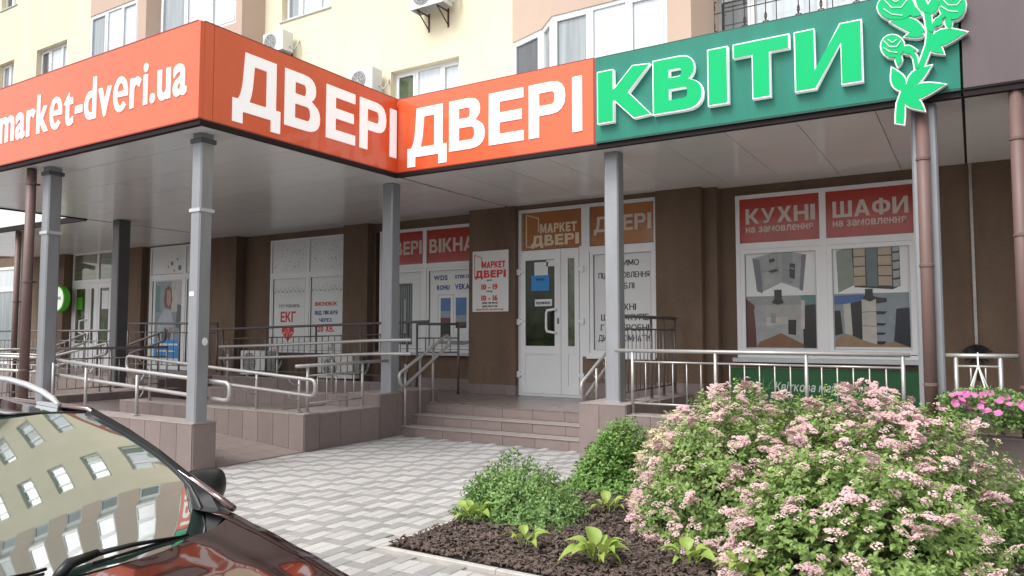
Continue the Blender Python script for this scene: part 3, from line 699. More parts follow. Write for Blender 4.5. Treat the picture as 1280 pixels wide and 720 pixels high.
# right window: kitchens and wardrobes
y = 11.55
f = unit('white shop window under red panels reading КУХНІ and ШАФИ, furniture pictures below', y, -3.08, -.60, 1.15, 3.63, [-1.825], 2.84)
part('sill', MB().box(-3.12, -.58, 11.40, 11.598, 1.09, 1.148), 'pvc_grey', f)
for (a, b, w1) in ((-3.02, -1.87, 'КУХНІ'), (-1.78, -.66, 'ШАФИ')):
    pane(f, y + .03, a, b, 2.89, 3.57, 'film_red')
    words(f, y + .03, [(w1, a + .09, 3.19, .235, b - .06)], 'film_text', off=.035)
    words(f, y + .03, [('на замовлення', a + .09, 3.05, .115, b - .09)], 'film_text', off=.02)
    sash(f, y + .012, a, b, 1.22, 2.79)
    pane(f, y + .035, a + .07, b - .07, 1.29, 2.72, 'film_white')
Y = y + .035
# kitchen pictures
def K(u, v): return (-2.97 + u * 1.05, 2.78 - v * 1.50)       # fractions of the left sheet
def W(u, v): return (-1.70 + u * .97, 2.80 - v * 1.50)
prn(f, Y, [('p_cab', [K(.15, .08), K(.53, .02), K(.86, .07), K(.81, .42), K(.52, .34), K(.24, .43), K(.17, .40)]), ('p_cabdk', [K(.12, .08), K(.22, .10), K(.26, .44), K(.18, .42)]),
           ('p_cabmid', [K(.53, .03), K(.68, .05), K(.67, .36), K(.53, .33)]), ('p_cabdk', [K(.80, .07), K(.86, .07), K(.80, .43), K(.76, .41)]),
           ('p_cabmid', [K(.24, .07), K(.25, .40), K(.262, .40), K(.252, .07)]), ('p_cabmid', [K(.35, .06), K(.36, .17), K(.375, .17), K(.365, .06)]), ('p_cabmid', [K(.46, .05), K(.46, .20), K(.472, .20), K(.472, .05)]),
           ('p_cabmid', [K(.26, .22), K(.52, .18), K(.52, .19), K(.26, .235)]), ('p_cabdk', [K(.54, .20), K(.66, .23), K(.66, .24), K(.54, .21)]), ('p_cabmid', [K(.38, .25), K(.52, .23), K(.52, .24), K(.38, .26)]),
           ('p_black', [K(.35, .11), K(.42, .09), K(.44, .12), K(.37, .14)]), ('p_black', [K(.34, .22), K(.45, .20), K(.50, .22), K(.38, .24)]), ('p_black', [K(.64, .15), K(.71, .16), K(.70, .31), K(.63, .29)]), ('p_cabmid', [K(.65, .19), K(.70, .20), K(.70, .215), K(.65, .205)])], 'print', 'corner kitchen picture')
prn(f, Y, [('p_wall', rect(*(K(0, 0)[0] , K(.97, 0)[0]), K(0, .985)[1], K(0, .47)[1])), ('p_ceil', [K(0, .47), K(.97, .47), K(.83, .56), K(.15, .56)]), ('p_brown', [K(0, .48), K(.14, .56), K(.16, .985), K(0, .985)]),
           ('p_wood', [K(.16, .985), K(.20, .93), K(.50, .84), K(.80, .95), K(.80, .985)]), ('p_cab', [K(.13, .60), K(.30, .60), K(.31, .87), K(.17, .92)]), ('p_cab', [K(.31, .79), K(.50, .76), K(.62, .79), K(.62, .87), K(.50, .83), K(.31, .87)]),
           ('p_shelf', [K(.30, .68), K(.60, .68), K(.60, .75), K(.30, .77)]), ('p_black', [K(.60, .71), K(.71, .71), K(.70, .86), K(.60, .85)]), ('p_cabmid', [K(.36, .64), K(.44, .64), K(.43, .74), K(.37, .74)]), ('p_cab', [K(.71, .60), K(.80, .60), K(.80, .95), K(.71, .90)]),
           ('p_teal', [K(.76, .47), K(.97, .47), K(.97, .56), K(.84, .57)]), ('p_black', [K(.80, .57), K(.97, .56), K(.97, .985), K(.80, .985)]), ('p_shelf', [K(.78, .52), K(.83, .52), K(.82, .80), K(.77, .80)]), ('p_black', [K(.42, .41), K(.52, .41), K(.52, .50), K(.55, .54), K(.47, .56), K(.38, .54), K(.42, .50)])], 'print', 'dim fitted kitchen picture')
sh = [('p_sage', [W(.04, .07), W(.26, .03), W(.28, .40), W(.06, .47)]), ('p_black', [W(.25, .02), W(.82, .02), W(.88, .03), W(.88, .42), W(.78, .45), W(.28, .42)])]
for q in range(4):
    sh += [('p_cream', [W(.275, .045 + q * .093), W(.43, .04 + q * .094), W(.43, .125 + q * .094), W(.28, .128 + q * .093)]), ('p_cream', [W(.60, .04 + q * .095), W(.775, .04 + q * .097), W(.775, .125 + q * .097), W(.60, .125 + q * .095)])]
sh += [('p_mirror', [W(.44, .04), W(.59, .04), W(.59, .42), W(.45, .415)])]
for q in range(5): sh.append(('p_cab', [W(.79, .035 + q * .082), W(.88, .03 + q * .082), W(.87, .095 + q * .082), W(.79, .10 + q * .082)]))
prn(f, Y, sh, 'print', 'sliding wardrobe picture')
prn(f, Y, [('p_palegrey', rect(W(0, 0)[0], W(.985, 0)[0], W(0, .985)[1], W(0, .48)[1])), ('p_blue', [W(0, .50), W(.35, .49), W(.60, .52), W(.22, .58), W(0, .58)]), ('p_woodfloor', [W(0, .985), W(.0, .93), W(.12, .86), W(.55, .95), W(.985, .93), W(.985, .985)]),
           ('p_black', [W(0, .64), W(.08, .64), W(.11, .86), W(0, .88)]), ('p_shelf', [W(.12, .58), W(.22, .57), W(.24, .87), W(.14, .86)]), ('p_black', [W(.22, .57), W(.37, .55), W(.37, .92), W(.24, .88)]), ('p_shelf', [W(.37, .54), W(.56, .52), W(.56, .96), W(.37, .92)]),
           ('p_cabdk', [W(.37, .655), W(.56, .65), W(.56, .656), W(.37, .662)]), ('p_cabdk', [W(.37, .78), W(.56, .79), W(.56, .796), W(.37, .786)]), ('p_black', [W(.56, .52), W(.70, .53), W(.70, .565), W(.56, .58)]), ('p_black', [W(.56, .65), W(.70, .655), W(.66, .68), W(.56, .68)]),
           ('p_black', [W(.56, .76), W(.69, .765), W(.65, .785), W(.56, .785)]), ('p_black', [W(.56, .85), W(.68, .85), W(.65, .87), W(.56, .87)]), ('p_black', [W(.56, .93), W(.68, .93), W(.65, .96), W(.56, .96)]), ('p_darkblue', [W(.82, .63), W(.985, .62), W(.985, .985), W(.78, .93)]), ('p_black', [W(.42, .44), W(.52, .44), W(.52, .50), W(.58, .53), W(.48, .56), W(.38, .53), W(.42, .50)])], 'print', 'wardrobe room picture')
# door unit
y = 11.35
f = unit('white glazed shop unit with brown panels and the entrance door', y, -6.87, -4.27, 1.13, 3.71, [], 2.93, xb=-5.48)
# rebuild: uprights beside the door reach the floor
part('door_frame', MB().box(-6.868, -6.80, y - .004, y + .1, .436, 3.0).box(-5.66, -5.48, y - .004, y + .1, 1.13, 3.0).box(-5.66, -5.60, y - .005, y + .1, .436, 1.13).box(-5.62, -5.47, y - .003, y + .1, 2.98, 3.65).box(-6.80, -5.66, y - .002, y + .1, .436, .475), 'pvc', f)
part('sill', MB().box(-5.50, -4.28, y - .09, y, 1.10, 1.135), 'pvc', f)
pane(f, y + .03, -6.80, -5.63, 2.99, 3.65, 'film_brown'); pane(f, y + .03, -5.46, -4.33, 2.99, 3.65, 'film_brown')
Y = y + .03
dl = MB()                                                              # outline of an open door on the brown panel
def outline_door(m, x, z, h, w_, fm, t=.022, d=.002):
    for (a, b, c, e) in (((x, z), (x + t, z), (x + t, z + h), (x, z + h)), ((x, z + h - t), (x + w_, z + h * .86 - t), (x + w_, z + h * .86), (x, z + h)), ((x + w_ - t, z + h * .45), (x + w_, z + h * .45), (x + w_, z + h * .86), (x + w_ - t, z + h * .86)), ((x, z), (x + w_ * .9, z), (x + w_ * .9, z + t), (x, z + t))):
        m.add([fm(p[0], p[1], d) for p in (a, b, c, e)], [(0, 1, 2, 3)])
outline_door(dl, -6.73, 3.03, .60, .27, front(Y)); part('door_emblem', dl, 'film_text_tan', f)
words(f, Y, [('МАРКЕТ', -6.44, 3.28, .165, -5.72), ('ДВЕРІ', -6.62, 3.06, .19, -5.68)], 'film_text_tan', off=.055)
words(f, Y, [('ДВЕРІ', -5.40, 3.22, .26, -4.38)], 'film_text', off=.03)
sash(f, y + .004, -5.47, -4.32, 1.17, 2.90); pane(f, Y, -5.40, -4.39, 1.24, 2.83, 'film_white2')
c_ = -4.86
words(f, Y, [('РОБИМО', c_, 2.63, .095, 'c'), ('ПІД ЗАМОВЛЕННЯ', -5.32, 2.43, .095, -4.42), ('МЕБЛІ', c_, 2.25, .095, 'c'), ('КУХНІ', c_, 1.90, .105, 'c'), ('ШАФИ-КУПЕ', c_, 1.73, .105, 'c'), ('ГАРДЕРОБНІ', c_, 1.56, .105, 'c'), ('ДИТЯЧІ КІМНАТИ', -5.33, 1.39, .105, -4.42)], 'ink_black', off=.012)
# the door itself: two leaves
d = MB(); y0 = y - .02
def leaf(m, x0, x1, gx0, gx1):
    m.box(x0, gx0, y0, y + .04, .48, 2.97); m.box(gx1, x1, y0, y + .04, .48, 2.97); m.box(gx0, gx1, y0 + .0008, y + .04, 2.80, 2.97); m.box(gx0, gx1, y0 + .0008, y + .04, 1.16, 1.30); m.box(gx0, gx1, y0 + .0008, y + .04, .48, .62)
    m.box(gx0, gx1, y0 + .018, y + .03, .62, 1.16)
leaf(d, -6.80, -6.012, -6.715, -6.13); leaf(d, -6.004, -5.665, -5.875, -5.745)
dr = part('shop_door', d, 'pvc', bld, 'white double shop door with a narrow second leaf, dark glass and a bow handle')
part('gasket', MB().box(-6.0115, -6.0045, y - .010, y + .02, .48, 2.97), 'gasket', dr)
part('glass', MB().box(-6.715, -6.13, y, y + .02, 1.30, 2.80), 'door_glass', dr); part('glass', MB().box(-5.875, -5.745, y, y + .02, 1.30, 2.80), 'pane_green', dr)
part('handle', MB().tube([(-6.10, y0, 1.93), (-6.10, y0 - .07, 1.93), (-6.23, y0 - .085, 1.91), (-6.25, y0 - .085, 1.86), (-6.25, y0 - .085, 1.60), (-6.23, y0 - .085, 1.55), (-6.10, y0 - .07, 1.53), (-6.10, y0, 1.53)], .021, 8), 'white_letter', dr, smooth=True)
part('keyhole', MB().box(-6.075, -6.045, y0 - .008, y0, 1.68, 1.78), 'gasket', dr)
part('sticker', MB().box(-6.54, -6.27, y - .003, y, 2.53, 2.76), 'paper', dr, 'white sheet on the glass'); part('sticker', MB().box(-6.30, -6.13, y - .003, y, 2.68, 2.79), 'paper', dr, 'small white card in the corner')
part('sticker', MB().box(-6.60, -6.24, y - .006, y - .003, 2.26, 2.53), 'notice_blue', dr, 'blue notice'); part('sticker', MB().box(-6.53, -6.19, y - .003, y, 1.99, 2.11), 'paper', dr, 'white strip')
m = MB(); text(m, 'ВІДЧИНЕНО', front(y - .003), -6.50, 2.025, .045, u1=-6.22, off=.03); text(m, 'МАСКА', front(y - .006), 0, 2.44, .035, off=.02, uc=-6.42); part('lettering', m, 'ink_black', dr)
for z in (.80, 1.72, 2.60):
    for xx in (-6.845, -5.60): part('hinge', MB().box(xx - .035, xx + .035, y0 - .03, y - .005, z - .05, z + .05).box(xx - .09 if xx > -6 else xx, xx if xx > -6 else xx + .10, y0 - .022, y - .004, z - .02, z + .03), 'pvc', dr)
# windows "doors / windows"
y = 11.54
f = unit('white shop window under red panels reading ДВЕРІ and ВІКНА, door and window pictures below', y, -10.30, -7.88, 1.15, 3.60, [-9.14], 2.84)
part('sill', MB().box(-10.32, -7.88, 11.42, 11.598, 1.10, 1.148), 'pvc_grey', f)
for (a, b, w1) in ((-10.24, -9.19, 'ДВЕРІ'), (-9.09, -7.94, 'ВІКНА')):
    pane(f, y + .03, a, b, 2.89, 3.54, 'film_red'); words(f, y + .03, [(w1, a + .05, 3.10, .27, b - .04)], 'film_text', off=.035)
    sash(f, y + .012, a, b, 1.22, 2.79, .06); pane(f, y + .035, a + .06, b - .06, 1.28, 2.73, 'film_white')
Y = y + .035
words(f, Y, [('WDS', -8.93, 2.55, .10, -8.60), ('STEKO', -8.42, 2.57, .07, -8.10), ('ROHU', -8.85, 2.36, .10, -8.55), ('VEKA', -8.42, 2.36, .11, -8.08)], 'ink_blue', off=.035)
prn(f, Y, [('pvc', rect(-8.84, -8.10, 1.55, 2.28)), ('pvc_grey', rect(-8.83, -8.44, 1.52, 2.27)), ('pvc', rect(-8.81, -8.46, 1.50, 2.25)), ('p_sky', rect(-8.76, -8.52, 1.92, 2.20)), ('p_skylow', rect(-8.76, -8.52, 1.80, 1.95)), ('p_dkred', rect(-8.76, -8.52, 1.72, 1.82)), ('p_black', rect(-8.76, -8.52, 1.42, 1.68)), ('p_dkred', rect(-8.75, -8.53, 1.43, 1.50)),
           ('p_sky', rect(-8.40, -8.15, 1.65, 2.20)), ('p_skylow', rect(-8.40, -8.15, 1.72, 1.86)), ('p_land', rect(-8.40, -8.15, 1.66, 1.74)), ('p_black', rect(-8.40, -8.15, 1.62, 1.67)), ('p_cabmid', [(-8.85, 1.32), (-8.2, 1.30), (-8.02, 1.34), (-8.1, 1.38), (-8.7, 1.38)])], 'print', 'picture of a glazed balcony door and window')
dd = [('p_cabmid', rect(-10.0, -9.46, 1.30, 2.52)), ('p_black', rect(-9.98, -9.48, 1.30, 2.50))] + [('p_palegrey', rect(-9.96 + q * .055, -9.935 + q * .055, 1.32, 2.47)) for q in range(9)] + [('p_cab', rect(-9.66, -9.62, 1.5, 2.2))]
prn(f, Y, dd, 'print', 'picture of a ribbed dark front door')
# medical window
f = unit('large white window film reading ЕКГ with a red heart under it', 11.56, -13.60, -11.25, 1.10, 3.63, [-12.39], 2.83, .05)
for (a, b) in ((-13.55, -12.43), (-12.35, -11.30)):
    pane(f, 11.585, a, b, 2.87, 3.58, 'film_white'); sash(f, 11.57, a, b, 1.16, 2.79, .05); pane(f, 11.59, a + .05, b - .05, 1.21, 2.74, 'film_white')
    m = MB(); zz = 2.45; n = 46; pts = []
    for i in range(n): pts.append((a + .07 + (b - a - .14) * i / (n - 1), zz + (random.uniform(.05, .16) * (1 if i % 2 else -1) if (i // 3) % 2 else random.uniform(-.02, .02))))
    for p, q in zip(pts, pts[1:]): m.add([front(11.59)(p[0], p[1] - .012, .003), front(11.59)(q[0], q[1] - .012, .003), front(11.59)(q[0], q[1] + .012, .003), front(11.59)(p[0], p[1] + .012, .003)], [(0, 1, 2, 3)])
    for i in range(60):
        x, z = random.uniform(a + .05, b - .06), random.uniform(2.93, 3.52); r_ = random.uniform(.006, .016)
        m.add([front(11.585)(x - r_, z, .001), front(11.585)(x, z - r_, .001), front(11.585)(x + r_, z, .001), front(11.585)(x, z + r_, .001)], [(0, 1, 2, 3)])
    part('print', m, 'ink_grey', f)
words(f, 11.59, [('ТУТ РОБЛЯТЬ', -13.33, 2.10, .07, -12.66)], 'ink_grey'); words(f, 11.59, [('ЕКГ', -13.26, 1.78, .24, -12.78)], 'ink_red', off=.03)
words(f, 11.59, [('ВИСНОВОК', -12.18, 2.12, .085, -11.53), ('20 ХВ.', -12.10, 1.56, .14, -11.60)], 'ink_red', off=.03); words(f, 11.59, [('ВІД ЛІКАРЯ', -12.18, 1.93, .085, -11.51), ('ЧЕРЕЗ', -12.05, 1.77, .08, -11.68)], 'ink_blue', off=.03)
hp = []
for i in range(28):
    a = 2 * math.pi * i / 28; hp.append((-13.02 + .0125 * 16 * math.sin(a) ** 3, 1.535 + .0125 * (13 * math.cos(a) - 5 * math.cos(2 * a) - 2 * math.cos(3 * a) - math.cos(4 * a))))
m = MB(); m.add([front(11.59)(p[0], p[1], .0015) for p in hp], [tuple(range(len(hp) - 1, -1, -1))]); part('heart', m, 'ink_red', f)
m = MB(); pts = [(-13.18, 1.53), (-13.12, 1.53), (-13.09, 1.60), (-13.05, 1.45), (-13.0, 1.62), (-12.96, 1.48), (-12.93, 1.54), (-12.86, 1.54)]
for p, q in zip(pts, pts[1:]): m.add([front(11.59)(p[0], p[1] - .009, .003), front(11.59)(q[0], q[1] - .009, .003), front(11.59)(q[0], q[1] + .009, .003), front(11.59)(p[0], p[1] + .009, .003)], [(0, 1, 2, 3)])
part('heartbeat_line', m, 'white_letter', f)
# doctor picture window
f = unit('white window with a photo of a doctor at a desk', 11.56, -18.20, -15.62, .62, 3.75, [-16.75], 2.98, .06)
pane(f, 11.585, -18.14, -16.80, 3.04, 3.69, 'film_white'); pane(f, 11.585, -16.70, -15.68, 3.04, 3.69, 'film_white')
sash(f, 11.57, -18.14, -16.80, .68, 2.93, .06); sash(f, 11.57, -16.70, -15.68, .68, 2.93, .06); pane(f, 11.59, -16.64, -15.74, .74, 2.87, 'film_white'); pane(f, 11.59, -18.08, -16.86, .74, 2.87, 'film_white')
m = MB()
for (x, z, r_) in ((-17.30, 3.30, .06), (-17.08, 3.40, .035), (-16.98, 3.18, .075), (-17.45, 3.22, .03), (-17.2, 3.12, .03)):
    m.add([front(11.585)(x + r_ * math.cos(a * .785), z + r_ * math.sin(a * .785), .001) for a in range(8)], [tuple(range(8))])
part('print', m, 'ink_grey', f)
px0 = -17.98; 
def D(u, v): return (px0 + u * 1.10, 2.85 - v * 1.95)
prn(f, 11.59, [('p_palegrey', [D(0, 0), D(0, .76), D(1, .76), D(1, 0)][::1]), ('p_teal', [D(.02, .05), D(.02, .40), D(.20, .40), D(.20, .05)]), ('p_shelf', [D(.62, .0), D(.62, .4), D(1, .4), D(1, 0)]), ('p_hair', [D(.38, .10), D(.34, .22), D(.38, .34), D(.60, .36), D(.66, .24), D(.62, .10), D(.50, .05)]),
           ('p_coat', [D(.10, .76), D(.12, .52), D(.36, .36), D(.62, .38), D(.72, .55), D(.78, .76)]), ('p_skin', [D(.45, .12), D(.45, .28), D(.52, .34), D(.60, .30), D(.62, .18), D(.56, .11)]), ('p_grey', [D(.86, .30), D(.80, .60), D(.96, .62), D(1.0, .32)]), ('p_grey', [D(.28, .70), D(.40, .60), D(.66, .66), D(.62, .76), D(.3, .76)]), ('p_skin', [D(.55, .60), D(.55, .66), D(.72, .67), D(.70, .60)]),
           ('notice_blue', [D(0, .76), D(0, 1), D(1, 1), D(1, .76)]), ('paper', [D(.05, .81), D(.05, .835), D(.9, .835), D(.9, .81)]), ('paper', [D(.1, .9), D(.1, .915), D(.8, .915), D(.8, .9)])], 'print', 'photo of a woman in a white coat at a desk')
# left shop door
f = unit('white glazed doors of the leftmost shop with green stickers on the glass', 11.56, -21.9, -19.9, .62, 3.80, [-20.62], 2.98, .06)
pane(f, 11.59, -21.84, -20.67, 3.03, 3.74, 'slat_glass'); pane(f, 11.59, -20.57, -19.96, 3.03, 3.74, 'slat_glass')
for (a, b, g0, g1) in ((-21.84, -21.02, -21.70, -21.22), (-21.01, -20.67, -20.92, -20.78), (-20.57, -19.96, -20.48, -20.05)):
    m = MB(); m.box(a, g0, 11.565, 11.60, .66, 2.93); m.box(g1, b, 11.565, 11.60, .66, 2.93); m.box(g0, g1, 11.566, 11.60, 2.78, 2.93); m.box(g0, g1, 11.566, 11.60, .66, 1.25); part('sash', m, 'pvc', f)
    pane(f, 11.59, g0, g1, 1.25, 2.78, 'pane_green')
part('sticker', MB().box(-21.66, -21.4, 11.585, 11.589, 2.2, 2.55), 'lime', f); part('sticker', MB().box(-20.42, -20.1, 11.585, 11.589, 2.2, 2.7), 'paper', f)
part('handle', MB().tube([(-21.12, 11.56, 1.9), (-21.12, 11.49, 1.9), (-21.3, 11.47, 1.88), (-21.3, 11.47, 1.55), (-21.12, 11.49, 1.52), (-21.12, 11.56, 1.52)], .022, 6), 'white_letter', f, smooth=True)
f = unit('white glazed shopfront at the far left edge', 11.56, -28.5, -24.5, .62, 3.6, [-26.5], 2.9, .08)
pane(f, 11.59, -28.42, -26.56, .70, 2.85, 'pane_mid'); pane(f, 11.59, -26.44, -24.58, .70, 2.85, 'pane_mid'); pane(f, 11.59, -28.42, -26.56, 2.96, 3.52, 'pane_pale'); pane(f, 11.59, -26.44, -24.58, 2.96, 3.52, 'pane_pale')
# wall sign on the pier, banner, camera, round sign
t = thing('shop_sign', 'white opening hours board with red lettering on the brown pier left of the door', 'sign', (-7.38, 11.24, 1.9))
part('board', MB().box(-7.77, -7.00, 11.22, 11.243, 1.908, 3.008), 'board_white', t)
F = front(11.22); m = MB(); outline_door(m, -7.73, 2.53, .42, .17, F, .014); text(m, 'МАРКЕТ', F, -7.56, 2.70, .12, u1=-7.06, off=.05); text(m, 'ДВЕРІ', F, -7.71, 2.53, .135, u1=-7.05, off=.06)
text(m, '10 - 19', F, 0, 2.31, .105, off=.045, uc=-7.40); text(m, '10 - 16', F, 0, 2.11, .105, off=.045, uc=-7.40); text(m, 'market-dveri.ua', F, -7.68, 1.935, .042, u1=-7.10, off=.02); part('lettering', m, 'ink_red', t)
m = MB(); text(m, 'пн-пт', F, 0, 2.46, .035, off=.03, uc=-7.40); text(m, 'сб-нд', F, 0, 2.26, .035, off=.03, uc=-7.40); text(m, '(098) 700-80-60', F, 0, 2.05, .035, off=.03, uc=-7.39); text(m, '(050) 401-75-88', F, 0, 1.99, .035, off=.03, uc=-7.39); part('lettering', m, 'ink_black', t)
t = thing('banner', 'dark green banner reading Квіткова майстерня behind the railing', 'banner', (-1.9, 11.56, .45))
part('sheet', MB().box(-3.20, -.55, 11.57, 11.585, .42, 1.00), 'banner_green', t); part('rim', MB().tube([(-3.2, 11.565, 1.0), (-.55, 11.565, 1.0), (-.55, 11.565, .42), (-3.2, 11.565, .42)], .012, 6, closed=True), 'steel_dull', t)
m = MB(); text(m, 'Квіткова майстерня', front(11.57), -2.55, .67, .13, u1=-1.25, off=.015, slant=.22); part('lettering', m, 'banner_text', t)
m = MB()
for i in range(16):
    a = random.uniform(.3, 2.6); L_ = random.uniform(.18, .36); x, z = -2.85 + random.uniform(-.15, .15), .62
    c, s = math.cos(a), math.sin(a); m.add([front(11.57)(x + c * L_ * q - s * w_, z + s * L_ * q + c * w_, .001 + i * .0003) for q, w_ in ((0, 0), (.4, -.012), (1, 0), (.4, .012))], [(0, 1, 2, 3)])
part('leaf_print', m, 'banner_leaf', t)
t = thing('wall_sign', 'round white sign with a lime green rim on the far left pier', 'sign', (-21.85, 11.33, 2.5))
part('rim', MB().lathe([(0, 0), (.33, 0), (.36, -.03), (.36, -.17), (.34, -.19), (.0, -.19)], (-21.85, 11.32, 2.5), 28, 'y'), 'lime', t, smooth=False); part('face', MB().lathe([(.33, 0), (.31, -.015), (0, -.018)], (-21.85, 11.128, 2.5), 28, 'y'), 'lit_disc', t)
m = MB(); text(m, 'АПТЕКА', front(11.105), 0, 2.47, .09, off=.03, uc=-21.85); part('lettering', m, 'ink_grey', t)
t = thing('security_camera', 'small white security camera high on the far left pier', 'camera', (-22.2, 11.2, 3.6))
part('bracket', MB().tube([(-22.3, 11.33, 3.45), (-22.3, 11.1, 3.45), (-22.3, 11.05, 3.5)], .03, 8).lathe([(.08, 0), (.08, -.03), (0, -.03)], (-22.3, 11.33, 3.45), 12, 'y'), 'pvc_grey', t); part('housing', MB().tube([(-22.42, 11.15, 3.56), (-22.1, 10.9, 3.46)], .07, 10), 'board_white', t)

# ---------------------------------------------------------------- outdoor air conditioners
def ac(label, x, z, y=11.6, W_=.84, H_=.55, Dp=.30, bracket=True, fan_side='l', group=None):
    t = thing('air_conditioner', label, 'air conditioner', (x, y - .2, z), 'outdoor air conditioner units on the wall')
    y0 = y - .10 - Dp; y1 = y - .10
    part('casing', MB().cbox(x - W_ / 2, x + W_ / 2, y0, y1, z, z + H_, .012), 'ac_white', t)
    fx = x - W_ * .14; fz = z + H_ / 2
    part('fan_opening', MB().lathe([(.0, -.004), (H_ * .40, -.004), (H_ * .42, 0)], (fx, y0, fz), 24, 'y'), 'ac_grille', t)
    m = MB()
    for r_ in (.08, .13, .18, .225): m.tube([(fx + r_ * math.cos(a * .35), y0 - .014, fz + r_ * math.sin(a * .35)) for a in range(18)], .004, 4, closed=True)
    for a in range(8): m.tube([(fx, y0 - .016, fz), (fx + H_ * .41 * math.cos(a * .785), y0 - .016, fz + H_ * .41 * math.sin(a * .785))], .004, 4)
    part('fan_guard', m, 'ac_white', t)
    m = MB()
    for q in range(9): m.box(x - W_ / 2 - .004, x - W_ / 2 + .001, y0 + .03, y1 - .03, z + .06 + q * .048, z + .08 + q * .048)
    part('side_grille', m, 'ac_grille', t)
    if bracket:
        for xx in (x - W_ * .3, x + W_ * .3):
            part('bracket', MB().tube([(xx, y, z - .02), (xx, y0 + .01, z - .02)], .016, 6).tube([(xx, y0 + .03, z - .03), (xx, y, z - .30)], .014, 6).box(xx - .02, xx + .02, y - .012, y, z - .34, z + .04), 'rust', t)
    part('hose', MB().tube([(x + W_ / 2, y1 - .1, z + .12), (x + W_ / 2 + .10, y1 - .06, z + .05), (x + W_ / 2 + .14, y1, z + .16), (x + W_ / 2 + .10, y, z + .30)], .018, 6), 'pvc_grey', t, smooth=True)
    return t
ac('white air conditioner on brackets high on the cream wall, cut by the photo top', -8.87, 7.88, W_=.80)
ac('white air conditioner unit just behind the upper edge of the sign under the left window', -13.25, 7.86, W_=.65, H_=.46)
ac('white air conditioner unit behind the sign, left of the three-pane window', -10.55, 6.48, W_=.60, H_=.48)
ac('small air conditioner standing low behind the ramp railings under the ЕКГ window', -13.6, .62, 11.5, .8, .52, .28, False)
ac('air conditioner standing low behind the railings, right of the ЕКГ window', -11.0, .62, 11.4, .95, .45, .28, False)

# ---------------------------------------------------------------- canopy and signs
ZC = 3.78
can = thing('canopy', 'wide flat canopy with glossy pale soffit panels over the shop entrances', 'canopy', (-7, 8, ZC))
def soffit(x0, x1, y0, y1, along, cuts, cross=()):
    """panels with open joints; along='y': joints run along y at x=cuts"""
    lo, hi = (x0, x1) if along == 'y' else (y0, y1); ed = [lo] + [c for c in sorted(cuts) if lo + .05 < c < hi - .05] + [hi]
    l2, h2 = (y0, y1) if along == 'y' else (x0, x1); e2 = [l2] + [c for c in cross if l2 < c < h2] + [h2]
    for i in range(len(ed) - 1):
        for j in range(len(e2) - 1):
            a, b, c, d = ed[i] + .004, ed[i + 1] - .004, e2[j] + .004, e2[j + 1] - .004
            m = MB(); (m.box(a, b, c, d, ZC, ZC + .02) if along == 'y' else m.box(c, d, a, b, ZC, ZC + .02)); part('soffit_panel', m, 'soffit', can)
soffit(-7.02, -.03, 8.30, 11.6, 'y', [-.79 - .773 * k for k in range(9)])
soffit(-.01, 5.0, 8.30, 11.6, 'y', [.75 + .773 * k for k in range(6)])
soffit(-14.86, -7.09, 5.06, 11.6, 'x', [11.0 - .773 * k for k in range(8)], (-11.1,))
soffit(-24.0, -14.94, 8.12, 11.6, 'y', [-15.7 - .773 * k for k in range(12)])
m = MB(); m.ext([(-14.9, 5.04), (-7.06, 5.04), (-7.06, 8.28), (5.0, 8.28), (5.0, 11.598), (-24, 11.598), (-24, 8.1), (-14.9, 8.1)][::1], ZC + .03, 4.80); part('core', m, 'dark_trim', can)
m = MB(); m.ext([(-14.9, 5.12), (-7.14, 5.12), (-7.14, 8.33), (5.0, 8.33), (5.0, 11.598), (-24, 11.598), (-24, 8.2), (-14.9, 8.2)], 4.80, 4.86); part('roof', m, 'roof_sheet', can)
m = MB(); m.box(-14.93, -7.035, 4.99, 5.05, 3.765, 3.822); m.box(-7.085, -7.035, 5.05, 8.275, 3.765, 3.822); m.box(-7.035, -.035, 8.225, 8.295, 3.765, 3.822); m.box(-.015, 5, 8.225, 8.295, 3.765, 3.822); m.box(-14.93, -14.88, 5.05, 8.1, 3.76, 3.87); m.box(-24, -14.93, 8.06, 8.11, 3.75, 3.86); part('edge_trim', m, 'dark_trim', can)
part('joint_strip', MB().box(-.03, -.01, 8.3, 11.58, 3.79, 3.80), 'dark_trim', can)
part('side_fascia', MB().box(-14.93, -14.88, 5.05, 8.1, 3.87, 4.91), 'pvc', can)
part('fascia', MB().box(-24, -14.93, 8.06, 8.10, 3.86, 4.91), 'board_white', can)
def sign(label, cx, panel, pmat, trim, tmat='red_trim'):
    t = thing('shop_sign', label, 'sign', cx); part('panel', panel, pmat, t); part('trim', trim, tmat, t); return t
# street side, Latin letters
t = sign('long orange sign reading market-dveri.ua on the street side of the canopy', (-11, 5, 3.8), MB().box(-14.9, -7.045, 4.975, 5.03, 3.84, 4.91), 'orange', MB().box(-14.9, -7.047, 4.973, 5.03, 3.822, 3.838).box(-14.9, -7.09, 4.973, 5.14, 4.912, 4.925))
kx = 0; lay = []
for ch in 'market-dveri.ua':
    w_ = glyph(ch, .020)[2]; lay.append((ch, kx, w_)); kx += w_ + .085
S = (11.42 - 7.25) / (kx - .085)
for ch, x0, w_ in lay:
    mb = MB(); vs, fs, _ = glyph(ch, .020); mb.add([(-11.42 + (x0 + p[0]) * S, 4.975 - (p[2] + .5) * .012, 4.145 + p[1] * .72) for p in vs], fs); part('letter', mb, 'lit_letter', t)
